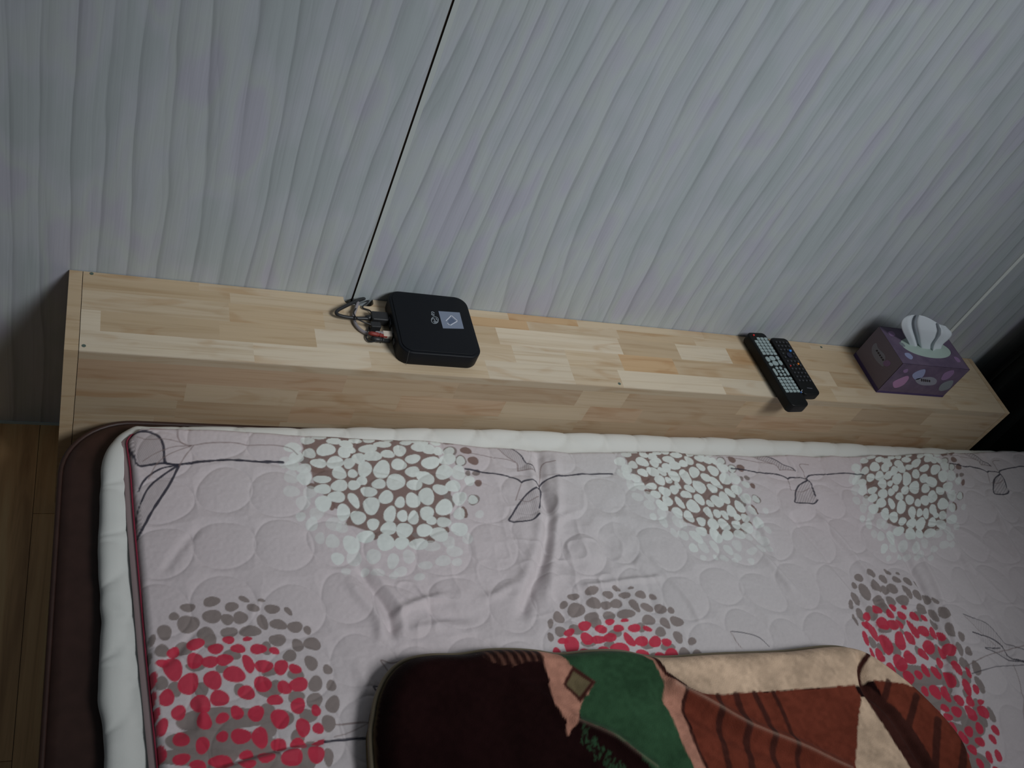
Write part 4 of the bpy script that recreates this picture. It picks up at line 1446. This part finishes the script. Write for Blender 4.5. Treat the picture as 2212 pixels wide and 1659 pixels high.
for k_ in range(5):
    a0 = (530 + k_ * 24, 710 + k_ * 36)
    petal_end([a0, (a0[0] + 28, a0[1] - 6), (a0[0] + 40, a0[1] + 20), (a0[0] + 12, a0[1] + 28)], 'dark', 0.0004, 'lettering', False)
petal_top([(730, 420), (790, 410), (840, 460), (810, 490), (750, 470)], 'mauve')
petal_top([(990, 760), (1060, 760), (1120, 820), (1090, 860), (1010, 810)], 'blue')
petal_top([(1770, 820), (1830, 830), (1880, 890), (1830, 900)], 'mauve')
petal_top([(900, 590), (960, 600), (1000, 650), (940, 640)], 'green')

# the tissue standing out of the slot
m_ts = mat('white_tissue', (0.62, 0.66, 0.70), 0.9, 0.1, sheen=0.2)
tissue = empty('tissue', (1.50, -0.065, TZ), 'white paper tissue pulled up through the slot of the mauve box', 'tissue')
Lf = [(1095, 760), (1090, 690), (1050, 590), (990, 480), (945, 380), (932, 290), (965, 215), (1030, 160)]
Rt = [(1570, 790), (1570, 700), (1600, 620), (1690, 540), (1740, 475), (1735, 420), (1690, 375), (1640, 325)]
nu, nv = 41, 36
Lp = spline([(*p, 0) for p in Lf], 5)
Rp = spline([(*p, 0) for p in Rt], 5)
V = []
for j in range(nv):
    v_ = j / (nv - 1)
    a = Lp[int(v_ * (len(Lp) - 1))][:2]
    b = Rp[int(v_ * (len(Rp) - 1))][:2]
    for i in range(nu):
        u = i / (nu - 1)
        # top edge bows: the right part hangs lower than a straight line would
        p = a * (1 - u) + b * u + np.array([0, -62 * math.sin(math.pi * min(u * 1.2, 1)) * v_ ** 3])
        px, py = TS[0] + p[0] / TS[2], TS[1] + p[1] / TS[2]
        pl = 0.010 * math.exp(-((u - 0.22 - 0.06 * (1 - v_)) / 0.05) ** 2) - 0.009 * math.exp(-((u - 0.83 + 0.10 * (1 - v_)) / 0.045) ** 2) - 0.008 * math.sin(u * math.pi)
        yy = -0.072 + 0.026 * v_ + pl * min(1, 0.4 + v_)
        q = at(px, py, Y=yy)
        V.append(q)
V = np.array(V)
F = [(j * nu + i, j * nu + i + 1, (j + 1) * nu + i + 1, (j + 1) * nu + i) for j in range(nv - 1) for i in range(nu - 1)]
o_ = mesh('tissue_sheet', V, F, m_ts, tissue, smooth=True)
so = o_.modifiers.new('solid', 'SOLIDIFY')
so.thickness = 0.0006

# ------------------------------------------------------------------ dark curtain right of the box
m_cur = mat('black_curtain_cloth', (0.010, 0.012, 0.011), 0.9, 0.1)
nb = noise_node(m_cur, mapping(m_cur, (300, 300, 300)), 1.0, 3).outputs[0]
bump(m_cur, nb, 0.2, 0.001)
cur = empty('curtain', (2.3, -0.07, 0.0), 'near black curtain hanging against the wall past the right end of the pine box', 'curtain')
nu, nz = 220, 24
fr_pts, bk_pts = [], []
for j in range(nz):
    t = j / (nz - 1)
    zz = 0.012 + 2.1 * t
    lean = 0.028 * math.exp(-((zz - 0.30) / 0.25) ** 2) - 0.06 * max(zz - 0.45, 0) ** 0.8
    for i in range(nu):
        u = i / (nu - 1)
        e = math.exp(-u * 40)
        xx_ = 1.790 + 1.15 * u - lean * 0.6
        yy_ = -0.078 - 0.024 * math.sin(u * 70 + 0.8 + 0.5 * math.sin(zz * 2)) - 0.006 * math.sin(u * 173 + zz) + 0.050 * e
        fr_pts.append((xx_, yy_, zz))
V = fr_pts
F = [(j * nu + i, j * nu + i + 1, (j + 1) * nu + i + 1, (j + 1) * nu + i) for j in range(nz - 1) for i in range(nu - 1)]
o_ = mesh('curtain_cloth', V, F, m_cur, cur, smooth=True)
so = o_.modifiers.new('solid', 'SOLIDIFY')
so.thickness = 0.004
V, F = tube([V[j * nu] for j in range(nz)], 0.004, 8)
mesh('side_hem', V, F, m_cur, cur, smooth=True)
V, F = tube([V_ for V_ in [(1.75, -0.08, 2.115), (3.0, -0.08, 2.115)]], 0.012, 12)
mesh('rail', V, F, m_metal, cur, smooth=True)
